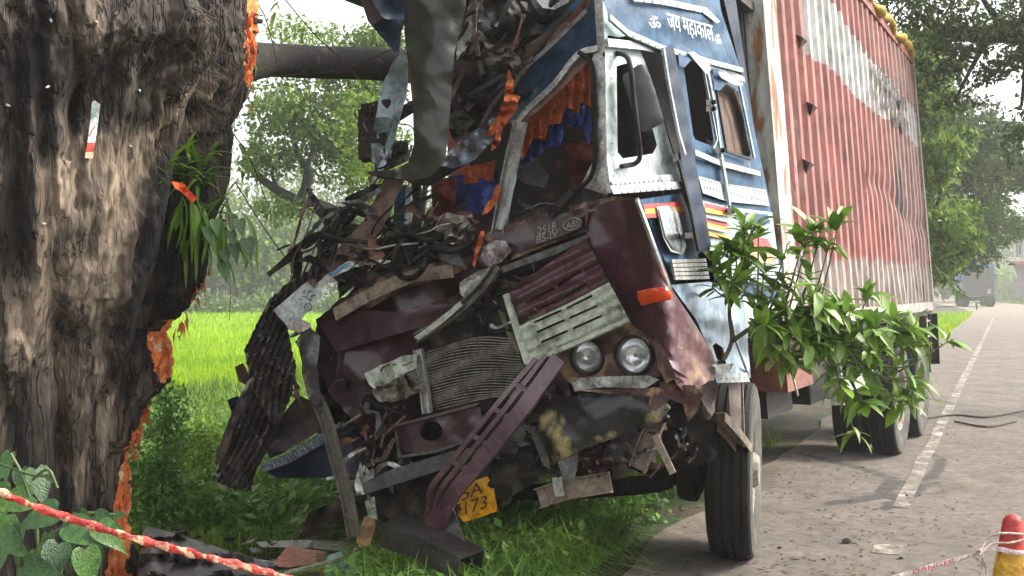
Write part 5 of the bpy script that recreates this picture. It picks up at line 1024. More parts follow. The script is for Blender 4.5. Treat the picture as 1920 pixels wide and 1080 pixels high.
# lower centre
sheet('lower_valance', [(738, 798), (800, 782), (898, 758), (906, 790), (884, 822), (800, 850), (760, 854), (750, 826)], maroon_d, truck, off=.12, amp=.01, step=6, th=.01, holes=[[(808 + 22 * math.cos(a), 808 + 19 * math.sin(a)) for a in np.linspace(0, 6.28, 15)[:-1]]], label='dark crossmember plate with a round hole')
bar('valance_edge', [FP(736, 800, .14), FP(830, 776, .14), FP(900, 757, .14)], rect(.014, .03), maroon, truck); bar('valance_edge', [FP(756, 856, .14), FP(820, 846, .14), FP(884, 824, .14)], rect(.014, .03), steel_d, truck)
bar('valance_post', [FP(744, 800, .1), FP(752, 870, .1)], rect(.02, .02), steel_d, truck)
sheet('footstep_beam', [(658, 922), (690, 900), (740, 878), (850, 845), (905, 836), (910, 850), (830, 880), (700, 922), (672, 930)], mat('grey_green_beam', (.085, .09, .085), (.05, .052, .05), s=6, rough=.4, bump=.3), truck, off=.20, amp=.01, th=.05, label='long dark step beam')
sheet('dark_underpan', [(664, 932), (840, 880), (940, 850), (1000, 850), (1010, 900), (960, 930), (850, 960), (840, 1000), (740, 1000), (700, 960)], blackm, truck, off=.0, amp=.05, fr=.012)
sheet('under_hood_panel', [(900, 700), (1050, 660), (1070, 740), (1000, 800), (960, 860), (900, 860), (880, 800)], maroon_d, truck, off=-.02, amp=.05, fr=.01, rough_=.4)
tube('dangling_wire', [FP(676, 885, .2), FP(690, 860, .18), (FP(700, 835, .2)), FP(720, 790, .15), FP(735, 760, .1)], .007, black, truck, 5, 6); tube('dangling_wire', [FP(684, 890, .2), FP(680, 870, .2), FP(672, 860, .2)], .007, black, truck, 5, 6)
for px, py, r in ((700, 760, 22), (650, 720, 25), (740, 760, 20), (720, 850, 26), (690, 840, 20), (920, 820, 24), (960, 790, 22), (1000, 830, 20), (930, 870, 22), (860, 890, 25), (1120, 860, 30), (1160, 850, 26), (1090, 830, 22), (1260, 820, 30), (1290, 850, 26), (985, 760, 20), (1030, 730, 20), (1200, 845, 22)):
    a0 = rnd.uniform(0, 6)
    sheet('torn_scrap', [(px + r * math.cos(a0 + k * 1.25) * rnd.uniform(.6, 1.5), py + r * math.sin(a0 + k * 1.25) * rnd.uniform(.5, 1.2)) for k in range(5)], rnd.choice([blackm, grease, maroon_d, steel_d, grease]), truck, off=rnd.uniform(-.12, .06), amp=.05, fr=.04, step=7, jag=1.5)
# fallen grille rails
railm = mat('scuffed_purple_rail', (.095, .036, .058), (.05, .018, .030), s=7, coat=.4, rough=.3, bump=.2, bs=16, c3=(.30, .24, .26), s3=5, t3=.63)
rl = [(1.0, maroon), (1.0, maroon)]
for dx, wd, off_ in ((-30, .024, .32), (-8, .024, .33), (24, .075, .34)):
    P_ = [FP(1030 + dx * .8, 664 + abs(dx) * .3, off_ - .05), FP(960 + dx, 762, off_), FP(880 + dx, 862, off_), FP(836 + dx * .85, 915 + dx * .1, off_), FP(822 + dx * .6, 950, off_ - .02), FP(812 + dx * .5, 985, off_ - .05)]
    bar('fallen_rail', P_, [(-wd / 2, -.012), (-wd / 2 + .006, -.02), (wd / 2 - .006, -.02), (wd / 2, -.012), (wd / 2, .012), (-wd / 2, .012)], railm, truck, k=3, label='maroon rail of the torn-off grille trim')
for x, y in ((938, 770), (898, 820), (860, 868), (975, 722)): bar('rail_bridge', [FP(x - 8, y - 2, .33), FP(x + 24, y + 18, .33)], rect(.025, .012), railm, truck)
sheet('rail_foot', [(800, 958), (822, 950), (838, 962), (834, 984), (820, 998), (798, 990)], maroon, truck, off=.30, amp=.01, th=.02)
# registration plate
plate = sheet('registration_plate', [(846, 912), (880, 904), (914, 893), (926, 915), (933, 958), (900, 970), (870, 979), (858, 966), (848, 964)], yellow, truck, off=.02, amp=.008, fr=.02, th=.006, label='bent yellow registration plate half hidden by the rails')
textmesh('lettering', '65A', onfront(848, 935, 905, 912, 12, .047), letterb, plate); textmesh('lettering', '7173', onfront(850, 960, 913, 940, 12.5, .047), letterb, plate)
sheet('fog_lamp_shell', [(926, 900), (945, 898), (962, 915), (960, 940), (940, 955), (932, 948)], blackm, truck, off=.0, amp=.02, bulge=.05)
# bent bumper beam lying at the bottom
bar('bumper_beam', [W(735, 992, 5.4), W(790, 1008, 5.28), W(850, 1038, 5.12), W(884, 1056, 5.04)], [(-.085, .05), (.085, .05), (.085, -.07), (.077, -.07), (.077, .042), (-.077, .042), (-.077, -.07), (-.085, -.07)], mat('dull_bumper_grey', (.05, .047, .045), (.02, .019, .018), s=7, rough=.42, bump=.3, bs=20, c3=(.18, .15, .12), s3=6, t3=.64), truck, ref=(.15, -.25, .95), label='bent grey bumper beam poking into the grass')
bar('beam_bracket', [FP(838, 960, .25), FP(850, 1000, .3), FP(862, 1030, .35)], rect(.09, .012), steel_d, truck, k=2)
# ------------------------------------------------------------------ leafy branch wedged in the side of the cab
leafm = mat('glossy_leaf', (.15, .27, .032), (.065, .15, .02), s=4, rough=.38, bump=.1, bs=30, trans=.25, vary=.35, spec=.5)
heartm = mat('heart_leaf', (.055, .15, .022), (.016, .055, .012), s=7, rough=.22, bump=.35, bs=22, trans=.22, vary=.45, spec=.6)
leafb = mat('creeper_leaf', (.16, .30, .035), (.10, .21, .025), s=5, rough=.4, bump=.1, trans=.35, vary=.3)
stemm = mat('green_brown_stem', (.12, .11, .06), (.07, .06, .04), rough=.7)
HO = [(-.09, .16), (-.03, .31), (.10, .38), (.24, .375), (.40, .32), (.56, .235), (.72, .14), (.86, .055), (1.02, .0)]
def leafmesh(name, L, wd, fold=.25, droop=.25, heart=False, n=6):
    V = []; 
    for i in range(n + 1):
        t = i / n
        if heart:
            x, w_ = HO[i]; x *= L; w_ *= 2 * wd / .76
        elif False: w_ = wd * (math.sin(math.pi * min(1, t * .8 + .18)) ** .9 * (1 - t ** 5)) if i < n else 0.0; x = L * (t ** .9) - (.12 * L if i == 0 else 0)
        else: w_ = wd * math.sin(math.pi * t ** .85) ** .8 if 0 < i < n else .002; x = L * t
        z = -droop * L * t * t; V += [(x, -w_ / 2, z + fold * w_ / 2), (max(x, 0) if heart else x, 0, z), (x, w_ / 2, z + fold * w_ / 2)]
    Fc = []
    for i in range(n):
        a = i * 3; Fc += [(a, a + 1, a + 4, a + 3), (a + 1, a + 2, a + 5, a + 4)]
    return fast(name, V, Fc, smooth=True)
LM = [leafmesh('leaf', 1, w_, f_, d) for w_, f_, d in ((.36, .3, .1), (.30, .5, .3), (.40, .15, .5), (.33, .6, .75), (.42, .25, -.1))]; 
for m_ in LM: m_.materials.append(leafm)
HM = [leafmesh('leaf', 1, .60, .2, d, True, 8) for d in (.15, .35)]
for m_ in HM: m_.materials.append(heartm)
GM = [leafmesh('leaf', 1, .09, .4, d, n=8) for d in (.5, .9)]
for m_ in GM: m_.materials.append(leafb)
CM = [leafmesh('leaf', 1, .26, .3, d) for d in (.2, .5)]
for m_ in CM: m_.materials.append(leafb)
def putleaf(root, me, p, d, s, up=(0, 0, 1), into=None):
    d = Vector(d).normalized(); y = Vector(up).cross(d)
    if y.length < .05: y = Vector((1, 0, 0)).cross(d)
    y.normalize(); z = d.cross(y); M = Matrix((d, y, z)).transposed().to_4x4(); M = Matrix.Translation(Vector(p) - WL[root]) @ M @ Matrix.Diagonal((s, s, s, 1))
    if into is not None:
        Mx = Matrix.Translation(WL[root]) @ M; into.add([tuple(Mx @ v.co) for v in me.vertices], [tuple(q.vertices) for q in me.polygons]); return
    o = bpy.data.objects.new('leaf', me); COL.objects.link(o); o.parent = root; o.matrix_local = M; return o
b0 = W(1352, 680, 5.45); branch = empty('leafy_branch', b0, 'fresh green leafy branch stuck in the oval hole of the cab side', 'branch')
J = W(1372, 640, 5.45)
def stem(name, pts, r, root, sc=None): return tube(name, pts, r, stemm, root, 5, 7, sc or [1, .5])
stem('stem', [b0 + (.0, .15, 0), b0, J, W(1368, 590, 5.4), W(1372, 540, 5.35), W(1395, 500, 5.3)], .014, branch)
stem('stem', [J, W(1420, 610, 5.35), W(1480, 605, 5.4), W(1560, 620, 5.5), W(1620, 660, 5.6), W(1680, 720, 5.7)], .013, branch)
ends = [(1395, 500, 5.3), (1370, 540, 5.3), (1400, 455, 5.3), (1345, 485, 5.25), (1410, 425, 5.35), (1505, 455, 5.45), (1520, 420, 5.45), (1440, 565, 5.35), (1475, 510, 5.4), (1430, 610, 5.3), (1490, 590, 5.35), (1540, 575, 5.45), (1520, 640, 5.4), (1560, 640, 5.45), (1590, 600, 5.5),
        (1640, 600, 5.6), (1690, 610, 5.7), (1720, 640, 5.8), (1650, 660, 5.6), (1610, 700, 5.55), (1620, 760, 5.55), (1680, 720, 5.7), (1715, 735, 5.75), (1560, 590, 5.4), (1500, 680, 5.4), (1590, 650, 5.5)]
rb = random.Random(5); extra = []
for x, y, D in ends:
    for k in range(3 if x > 1440 and y < 700 else 2): extra.append((x + rb.gauss(0, 26), y + rb.gauss(0, 24), D + rb.uniform(-.12, .12)))
ends += [e for e in extra if e[0] > 1325 and e[1] > 405 and (e[0] > 1400 or e[1] < 570)]
nl = 0; small = MB()
for i, (x, y, D) in enumerate(ends):
    e = W(x, y, D)
    base = W(1380, 560, 5.36) if x < 1420 and y < 560 else W(min(1620, max(1420, x - 50)), 612 + max(0, (x - 1560) * .5), 5.35 + (x - 1400) / 1000)
    stem('twig', [base, (base + e) / 2 + np.array((0, 0, -.02)), e], .006, branch)
    dd = (e - base) / (np.linalg.norm(e - base) + 1e-6); k_n = rnd.choice((8, 9, 10))
    for k in range(k_n):
        a = 2.4 * k + i; up = np.array((0, 0, 1.)); q = np.cross(dd, (0.3, 1, .2)); q /= np.linalg.norm(q); r_ = np.cross(dd, q)
        d = dd * rnd.uniform(.0, .9) + (q * math.cos(a) + r_ * math.sin(a)) * 1.0 + np.array((0, 0, .12)); s = rnd.choice((rnd.uniform(.05, .09), rnd.uniform(.09, .15), rnd.uniform(.10, .17)))
        big = s > .085 and nl < 292; nl += big
        putleaf(branch, rnd.choice(LM), e - dd * rnd.uniform(0, .08), d, s, (rnd.uniform(-.5, .5), rnd.uniform(-.5, .5), 1), None if big else small)
small.out('small_leaves', leafm, branch, kind='stuff', smooth=True)
# small leafy twig hanging at the tail
def twigplant(name, c, pts, nleaf, me, s, r=.004, **tg):
    root = empty(name, c, **tg)
    for P_ in pts:
        stem('stem', P_, r, root); C_ = curve(P_, 6)
        for k in range(nleaf):
            t = (k + .7) / nleaf; q = C_[min(len(C_) - 2, int(t * (len(C_) - 1)))]; tn = C_[min(len(C_) - 1, int(t * (len(C_) - 1)) + 1)] - q; tn /= np.linalg.norm(tn) + 1e-6
            d = tn * .6 + np.array((rnd.uniform(-1, 1), rnd.uniform(-.6, .3), rnd.uniform(-.7, .5))); putleaf(root, rnd.choice(me), q, d, s * rnd.uniform(.7, 1.2))
    return root
twigplant('fallen_twig', gp(1660, 748, 0), [[gp(1655, 752), gp(1700, 744, .03), gp(1745, 748, .02), gp(1790, 756, .02)], [gp(1700, 744, .02), gp(1715, 738, .05), gp(1740, 736, .02)]], 14, LM, .16, label='small green leafy twig lying on the road beyond the rear wheels', cat='twig')
c = W(1790, 520, 17); twigplant('hanging_twig', c, [[W(1740, 515, 17), W(1770, 525, 17), W(1800, 550, 17), W(1840, 572, 17)], [W(1750, 500, 17), W(1790, 530, 17), W(1815, 560, 17)]], 12, LM, .14, .010, label='leafy twig hanging behind the container tail, in front of the parked lorry', cat='branch')
# ferny growth and creepers on the trunk
epi = empty('trunk_creeper', onT(345, 300, 0)[0], 'grassy shoots and creeper growing from the right side of the old tree', 'creeper')
for k in range(46):
    x = rnd.uniform(312, 400); y = rnd.uniform(285, 360); p, _ = onT(x, y, .03); d = (rnd.uniform(-.6, 1), rnd.uniform(-.9, -.1), rnd.uniform(-.1, 1)); putleaf(epi, rnd.choice(GM), p, d, rnd.uniform(.16, .32))
for k in range(44):
    x = rnd.uniform(335, 455); y = rnd.uniform(355, 470) - (x - 400) * .1; p, _ = onT(min(x, 405), y, .06); p = p + np.array(((max(0, x - 405)) / 330, 0, 0)); d = (rnd.uniform(-.5, .8), rnd.uniform(-.8, 0), rnd.uniform(-1, .1)); putleaf(epi, rnd.choice(CM + GM), p, d, rnd.uniform(.16, .30))
for x, y, s in ((455, 430, .11), (470, 465, .13), (425, 512, .115), (445, 475, .11), (410, 430, .10), (428, 488, .09), (396, 445, .1), (440, 452, .09)):
    p = W(x, y, 5.6); putleaf(epi, rnd.choice(HM), p + (-.02, 0, .05), (.3, -.45, -.85), s, up=(.3, -1, .3))
for k in range(5): p, _ = onT(390, 380 + k * 14, .04); tube('shoot', [p, p + (.12, -.08, .02), W(425 + k * 10, 420 + k * 18, 5.6)], .004, stemm, epi, 5, 6)
tube('shoot', [W(430, 500, 5.6), W(432, 560, 5.6), W(430, 600, 5.6)], .002, stemm, epi, 3, 5)
clothr = mat('bright_orange_cloth', (.85, .10, .02), (.7, .07, .015), rough=.7)
sheet('orange_rag', [(322, 340), (345, 344), (356, 358), (370, 372), (360, 380), (345, 364), (328, 352)], clothr, None, plane=DP(5.02), amp=.02, fr=.05, step=5, label='bright orange rag caught in the shoots on the trunk', cat='rag')
pp = mat('printed_paper', (.62, .70, .70), (.5, .58, .58), s=8, rough=.7); 
pr = empty('paper_strip', onT(175, 250, .02)[0], 'thin torn white paper strip with red print stuck to the tree bark', 'paper strip')
def tp(x, y, off): return onT(x, y, .03 + off)[0]
sheet('paper', [(172, 192), (178, 188), (188, 196), (184, 230), (178, 268), (164, 268), (170, 222)], pp, pr, plane=tp, amp=.004, step=6, th=.002)
sheet('red_print', [(164, 267), (178, 267), (176, 284), (161, 284)], mat('red_print', (.55, .06, .04), rough=.7), pr, plane=tp, amp=.003, step=6, th=.002)
sheet('cream_end', [(161, 285), (176, 285), (174, 297), (159, 296)], mat('cream_print', (.65, .55, .4), (.4, .2, .1), s=40, rough=.7), pr, plane=tp, amp=.003, step=6, th=.002)
tube('red_line', [tp(179, 236, .005), tp(172, 246, .005), tp(168, 256, .005)], .0025, MATS['red_print'], pr, 2, 5)
# creeper twigs against the sky at the limb
tw = empty('hanging_creeper', W(590, 60, 6.6), 'thin bare creeper hanging from the sky side of the limb', 'creeper')
for a in ([(520, -20), (560, 30), (600, 75), (640, 110), (700, 180)], [(480, 145), (560, 140), (640, 130), (740, 90)], [(485, 10), (500, 40), (520, 120)], [(430, 240), (470, 300), (500, 380)], [(440, 340), (490, 420), (540, 490), (560, 520)]):
    tube('tendril', [W(x, y, 6.6) for x, y in a], .004, twm, tw, 6, 5)
for k in range(34):
    x, y = rnd.choice(((530, 0), (560, 30), (580, 50), (500, 10), (490, 30), (620, 95), (500, 120), (508, 140), (470, 300), (450, 260), (455, 330))); putleaf(tw, rnd.choice(CM), W(x + rnd.uniform(-22, 22), y + rnd.uniform(-22, 22), 6.6), (rnd.uniform(-1, 1), rnd.uniform(-.4, .4), rnd.uniform(-1, .3)), rnd.uniform(.05, .1))
# ------------------------------------------------------------------ foreground plant, left
fp = empty('foreground_shrub', W(90, 1120, 2.5), 'broad heart-leaved shrub in the bottom left corner in front of the tree', 'shrub')
for x, y, s, dx, dz, D in ((20, 850, .11, -.2, -.9, 2.6), (40, 880, .10, .2, -.9, 2.5), (68, 880, .135, .3, -1, 2.45), (90, 888, .05, .6, -.7, 2.4), (60, 930, .14, -1, -.25, 2.35), (20, 920, .14, -.9, -.7, 2.4), (108, 955, .14, -.9, -.5, 2.3), (15, 965, .13, -.4, -.9, 2.3),
                        (150, 962, .14, .3, -1, 2.2), (178, 968, .10, 1, -.3, 2.3), (140, 975, .15, -.2, -1, 2.2), (185, 985, .12, .8, -.6, 2.15), (92, 1000, .085, .2, -.9, 2.2), (40, 985, .14, -.2, -1, 2.2), (110, 1020, .13, -.1, -1, 2.1), (70, 1030, .12, .5, -.9, 2.1), (160, 1030, .13, .2, -1, 2.1),
                        (5, 1030, .12, -.2, -1, 2.1), (215, 965, .05, 1, .1, 2.3), (10, 880, .12, -.5, -.6, 2.5), (130, 985, .15, .9, -.4, 2.15), (45, 1060, .12, 1, -.3, 2.05), (0, 1000, .13, .8, -.5, 2.2)):
    putleaf(fp, rnd.choice(HM), W(x, y, D), (dx, -.35 + rnd.uniform(-.2, .2), dz * .8), s * .70, up=(rnd.uniform(-.8, .8), -.9, .5))
for a in ([(60, 1130), (70, 1000), (45, 900), (20, 850)], [(100, 1130), (130, 1010), (150, 965), (215, 965)], [(20, 1100), (100, 1000), (178, 968)], [(60, 900), (90, 880), (108, 915)], [(0, 870), (60, 890), (95, 893)]):
    tube('stem', [W(x, y, 2.35) for x, y in a], .0035, mat('green_stem', (.08, .13, .03), rough=.5), fp, 5, 6)
# ------------------------------------------------------------------ barrier tape and cone
tapem = mat('red_white_tape', (.55, .035, .02), (.42, .02, .015), s=10, rough=.35, bump=.6, bs=60, c3=(.80, .50, .30), s3=34, t3=.52, coat=.3)
tapew = mat('white_red_tape', (.75, .66, .64), (.62, .5, .48), s=14, rough=.35, bump=.4, bs=50, coat=.3)
tp_ = curve([W(-160, 868, 1.85), W(-30, 910, 1.9), W(60, 948, 1.93), W(200, 994, 1.96), (W(330, 1030, 2.0)), W(450, 1060, 2.05), W(560, 1090, 2.1), W(800, 1160, 2.2)], 14)
V_ = []; n = len(tp_)
for i, p in enumerate(tp_):
    a = i * .17; tw_ = .0085 + .002 * math.sin(i * 1.3)
    for q in range(6): b = a + q * math.pi / 3; V_.append(p + np.array((.0, math.cos(b) * .004, math.sin(b) * tw_ * (1 if q % 3 else .75))))
F_ = [(i * 6 + q, i * 6 + (q + 1) % 6, (i + 1) * 6 + (q + 1) % 6, (i + 1) * 6 + q) for i in range(n - 1) for q in range(6)]
build('barrier_tape', V_, F_, tapem, None, smooth=True, sharp=50, label='twisted red and white barrier tape crossing in front of the tree', cat='tape')
cone = empty('traffic_cone', W(1900, 1345, 3.86), 'red and yellow traffic cone with tape tied round it, bottom right corner', 'traffic cone')
cc = W(1899, 966, 3.86); H0 = cc[2]
def cz(f0, f1, m_, name):
    r0 = .030 + (.155 - .030) * f0; r1 = .030 + (.155 - .030) * f1; V_, F_ = lathe([(-H0 * f0, r0), (-H0 * (f0 + f1) / 2, (r0 + r1) / 2), (-H0 * f1, r1)], cc, (0, 0, 1), 40); return build(name, V_, F_, m_, cone, smooth=True)
cr = mat('cone_red', (.55, .045, .035), (.42, .035, .03), s=9, rough=.5, bump=.2, c3=(.3, .08, .07), s3=12, t3=.64); cy_ = mat('cone_yellow', (.72, .42, .03), (.5, .25, .03), s=12, rough=.5, c3=(.45, .08, .03), s3=14, t3=.56)
V_, F_ = lathe([(.004, .0005), (.0, .018), (-.012, .028), (-.02, .031)], cc, (0, 0, 1), 30); build('tip', V_, F_, cr, cone, smooth=True)
cz(.02, .17, cr, 'upper_cone'); cz(.17, .42, cy_, 'reflective_band'); cz(.42, .97, cr, 'lower_cone')
mb = MB(); b_ = np.array((cc[0], cc[1], 0)); mb.box(lambda a, b, c: b_ + (a, b, c), -.2, .2, -.2, .2, .005, .04); mb.out('base', cr, cone)
# DANGER tape at the right
tp2 = curve([W(1480, 1130, 3.8), W(1640, 1095, 3.82), W(1740, 1066, 3.83), W(1800, 1048, 3.84), W(1838, 1036, 3.83), W(1872, 1030, 3.81), W(1925, 1036, 3.8), W(2010, 1010, 3.85), W(2200, 960, 4.1)], 10)
dt = empty('danger_tape', tp2[20], 'white tape printed DANGER in red, tied to the traffic cone', 'tape')
V_ = []; 
for i, p in enumerate(tp2):
    wd_ = .0125 * (1 if i < 30 else .7); V_ += [p + (0, .002 * math.sin(i), wd_), p + (0, -.004, 0), p + (0, .002 * math.cos(i), -wd_)]
F_ = []
for i in range(len(tp2) - 1): a = i * 3; F_ += [(a, a + 1, a + 4, a + 3), (a + 1, a + 2, a + 5, a + 4)]
build('tape_band', V_, F_, tapew, dt, smooth=True)
def ont(x0, y0, x1, y1, h):
    def f(a, b):
        t = (a + 1) / 2; p = W(x0 + (x1 - x0) * t, y0 + (y1 - y0) * t - b * h, 3.815); return p
    return f
textmesh('lettering', 'DANGER', ont(1712, 1073, 1790, 1050, 4), mat('danger_red', (.6, .03, .03), rough=.5), dt); textmesh('lettering', 'DANGER', ont(1610, 1101, 1690, 1080, 4), MATS['danger_red'], dt)
ropem = mat('pale_rope', (.62, .52, .46), (.42, .3, .26), s=20, rough=.8, bump=.5)
for a in ([(1838, 1036), (1850, 1012), (1875, 1000), (1925, 1002)], [(1836, 1040), (1860, 1020), (1890, 1018), (1920, 1012)], [(1832, 1030), (1842, 1042), (1836, 1050), (1828, 1040), (1838, 1030)], [(1838, 1045), (1842, 1065), (1836, 1090)], [(1842, 1044), (1850, 1070), (1846, 1100)]):
    tube('knotted_strand', [W(x, y, 3.79 + .02 * (i % 2)) for i, (x, y) in enumerate(a)], .004, ropem, dt, 6, 6)
# ------------------------------------------------------------------ debris on the verge
def dsh(name, poly, m, label, cat='debris', D=5.6, z=None, amp=.03, th=.01, **k):
    fn_ = (lambda x, y, off=0: gp(x, y, z + off)) if z is not None else DP(D)
    return sheet(name, poly, m, None, plane=fn_, amp=amp, th=th, fr=.03, label=label, cat=cat, **k)
litm = mat('wet_dark_mulch', (.03, .024, .02), (.014, .012, .010), s=12, rough=.9, bump=1, bs=30)
dsh('tarpaulin', [(258, 1100), (262, 1010), (276, 986), (330, 1000), (420, 1030), (520, 1060), (560, 1110), (400, 1180)], mat('grey_brown_tarpaulin', (.12, .11, .10), (.07, .062, .056), s=5, rough=.5, bump=.5, bs=18), 'grey brown tarpaulin heaped at the foot of the old tree', 'tarpaulin', z=.12, amp=.06)
dsh('orange_board', [(508, 1062), (540, 1022), (580, 1030), (612, 1034), (610, 1052), (545, 1064)], mat('faded_orange_board', (.42, .14, .08), (.30, .10, .06), s=7, rough=.7, bump=.3, c3=(.05, .035, .03), s3=9, t3=.58), 'broken faded orange board lying in the debris', 'board', z=.09)
dsh('green_packet', [(608, 1090), (612, 1042), (650, 1030), (680, 1046), (706, 1058), (690, 1084), (650, 1100)], mat('green_white_packet', (.02, .36, .26), (.06, .42, .34), s=14, rough=.3, bump=.6, coat=.4), 'crumpled green and white plastic packet by the metal rod', 'packet', z=.10, amp=.03)
dsh('red_packet', [(596, 1064), (612, 1058), (616, 1092), (604, 1094)], MATS['red_print'], 'thin red plastic strip beside the green packet', 'packet', z=.06)
dsh('grey_slab', [(480, 1016), (560, 1012), (640, 1014), (664, 1020), (650, 1034), (560, 1026), (490, 1026)], mat('pale_grey_panel', (.30, .29, .26), (.2, .19, .17), s=7, rough=.6, bump=.4, c3=(.05, .04, .035), s3=8, t3=.6), 'long pale grey panel lying across the debris', 'panel', z=.04)
dsh('brown_panel', [(650, 1100), (660, 1064), (690, 1052), (712, 1056), (694, 1082), (670, 1104)], brown, 'curled brown scrap at the bottom edge left of the bumper beam', 'scrap', z=.08)
dsh('cream_panel', [(668, 1012), (682, 970), (702, 960), (704, 990), (694, 1020), (676, 1030)], mat('peach_board', (.45, .27, .13), (.34, .2, .1), s=8, rough=.7), 'peach coloured scrap standing at the foot of the bent post', 'scrap', D=5.75)
dsh('white_shard', [(664, 905), (676, 865), (690, 880), (704, 905), (690, 925), (668, 930)], alum, 'pale torn shard above the step beam end', 'scrap', D=5.62)
dsh('grey_shard', [(684, 940), (702, 930), (708, 975), (690, 968)], cream, 'small cream shard under the step beam', 'scrap', D=5.66)
bar('metal_rod', [gp(520, 1080, .10), gp(645, 1046, .12)], circ(.012, 8), alum, None, label='straight pale metal rod resting on the green packet', cat='rod')
bar('metal_rod', [gp(636, 1082, .10), gp(668, 1028, .22)], circ(.010, 8), steel_d, None, label='short dark metal rod leaning on the packet', cat='rod')
bar('plastic_pipe', [gp(400, 1040, .05), gp(470, 1052, .05), gp(560, 1062, .06)], circ(.014, 8), alum, None, k=3, label='thin grey pipe between tarpaulin and orange board', cat='pipe')
for i in range(70):
    x = rnd.uniform(300, 720); y = rnd.uniform(1000, 1100); r = rnd.uniform(8, 22); a0 = rnd.uniform(0, 6)
    if i < 1: mbd = MB(); mbc = MB()
    m_ = mbd if rnd.random() < .75 else mbc; c_ = gp(x, y, 0); q = [c_ + np.array((math.cos(a0 + k * 1.25) * rnd.uniform(.4, 1.2), math.sin(a0 + k * 1.25) * rnd.uniform(.4, 1.2), rnd.uniform(0, .9))) * r / 340 for k in range(5)]
    q += [p - np.array((0, 0, .01)) for p in q]; m_.add(q, [(0, 1, 2, 3, 4), (9, 8, 7, 6, 5)] + [(k, k + 5, (k + 1) % 5 + 5, (k + 1) % 5) for k in range(5)])
mbd.out('dark_rubble', litm, kind='stuff'); mbc.out('pale_rubble', mat('pale_rubble', (.22, .2, .17), (.12, .1, .09), s=9, rough=.8), kind='stuff')
V_, F_ = lathe([(0, .0005)] + [(t, .04 * math.sin(t * 20)) for t in (.02, .06, .1, .14)], (0, 0, 0), (0, 0, 1), 6)
mound = []
dsh('soil_mound', [(560, 1008), (580, 960), (640, 935), (720, 930), (830, 950), (850, 1000), (760, 1010), (660, 1014)], soil, 'low mound of dark soil pushed up under the wreck', 'soil', D=6.6, amp=.08, th=.3)
# twigs on the road
for a, lb in (([(1735, 785), (1790, 778), (1850, 782), (1920, 770)], 'long dark twig lying across the road past the edge line'), ([(1790, 790), (1850, 800), (1905, 790)], 'second dark twig just in front of the long one')):
    tube('road_twig', [gp(x, y, .015) for x, y in a], .012, twm, None, 5, 6, label=lb, cat='twig')
lump = rock('clod', gp(1722, 790), .07, litm, 31, label='low dark clod of soil at the left end of the twigs on the road', cat='clod')
# ------------------------------------------------------------------ trees and bushes
def crownmat(name, c1, c2, tr=.3): return mat(name, c1, c2, s=.8, rough=.55, bump=0, trans=tr, vary=.4, spec=.35)
cg = crownmat('mid_green_foliage', (.16, .25, .04), (.06, .12, .022)); cb_ = crownmat('bright_green_foliage', (.22, .34, .04), (.11, .20, .028), .4); cd = crownmat('dark_green_foliage', (.075, .135, .025), (.03, .06, .014), .25); cl_ = crownmat('olive_foliage', (.11, .15, .04), (.06, .09, .025), .35)
def plant(name, base, cen, rad, n, size, m_, seed, trunk=None, limbs=(), label='', cat='tree', group=None, flat=.5, shell=.45):
    root = empty(name, base, label, cat, group)
    P = leafcloud(cen, rad, n, size, seed, shell=shell); V, Fc, v = leaves_mesh(P, size, seed); build('crown' if cat == 'tree' else 'foliage', V, Fc, m_, root, attrs={'v': v})
    mb = MB()
    if trunk:
        for pts, r0, r1 in trunk: tube('', pts, r0, None, k=6, n=9, scale=[1, r1 / r0], mb=mb)
        mb.out('trunk' if cat == 'tree' else 'stems', branchm, root, smooth=True)
    return root
Wp = lambda x, y, D: W(x, y, D)
# branchy tree left of the cab
D = 26
plant('spreading_tree', W(705, 710, D), [W(560, 210, D), W(640, 110, D + 1), W(690, 190, D + 2), W(500, 290, D), W(620, 280, D + 1.5), W(690, 300, D + 1.5), W(540, 390, D), W(730, 100, D)], [(1.4, 1.6, .9), (1.3, 1.4, .65), (1.1, 1.5, 1.1), (.75, 1, .6), (1.2, 1.2, .8), (1.2, 1.2, 1), (.8, .8, .35), (1.2, 1.4, .9)], 24000, .16, cg, 201,
      [([W(705, 710, D), W(690, 480, D), W(640, 410, D), W(590, 385, D)], .30, .18), ([W(590, 385, D), W(545, 370, D), W(490, 335, D), W(465, 300, D), W(450, 270, D)], .15, .05), ([W(560, 378, D), W(580, 330, D), W(560, 290, D), W(548, 250, D), W(560, 200, D)], .12, .04), ([W(570, 350, D), W(580, 300, D), W(600, 250, D)], .08, .03), ([W(690, 480, D), W(700, 380, D), W(680, 250, D), W(650, 150, D)], .2, .05), ([W(520, 355, D), W(510, 320, D), W(530, 290, D)], .06, .02)],
      label='spreading tree with bare crooked limbs seen left of the crushed cab')
plant('leafy_tree', W(770, 760, 20), [W(690, 230, 20), W(720, 330, 20), W(700, 420, 20), W(560, 60, 22)], [(.7, .9, .9), (.8, .9, .8), (.6, .8, .6), (.9, .9, .25)], 5000, .11, cb_, 202, [([W(770, 760, 20), W(750, 400, 20), W(710, 250, 20)], .15, .05)], label='bright yellow-green tree close behind the left of the cab')
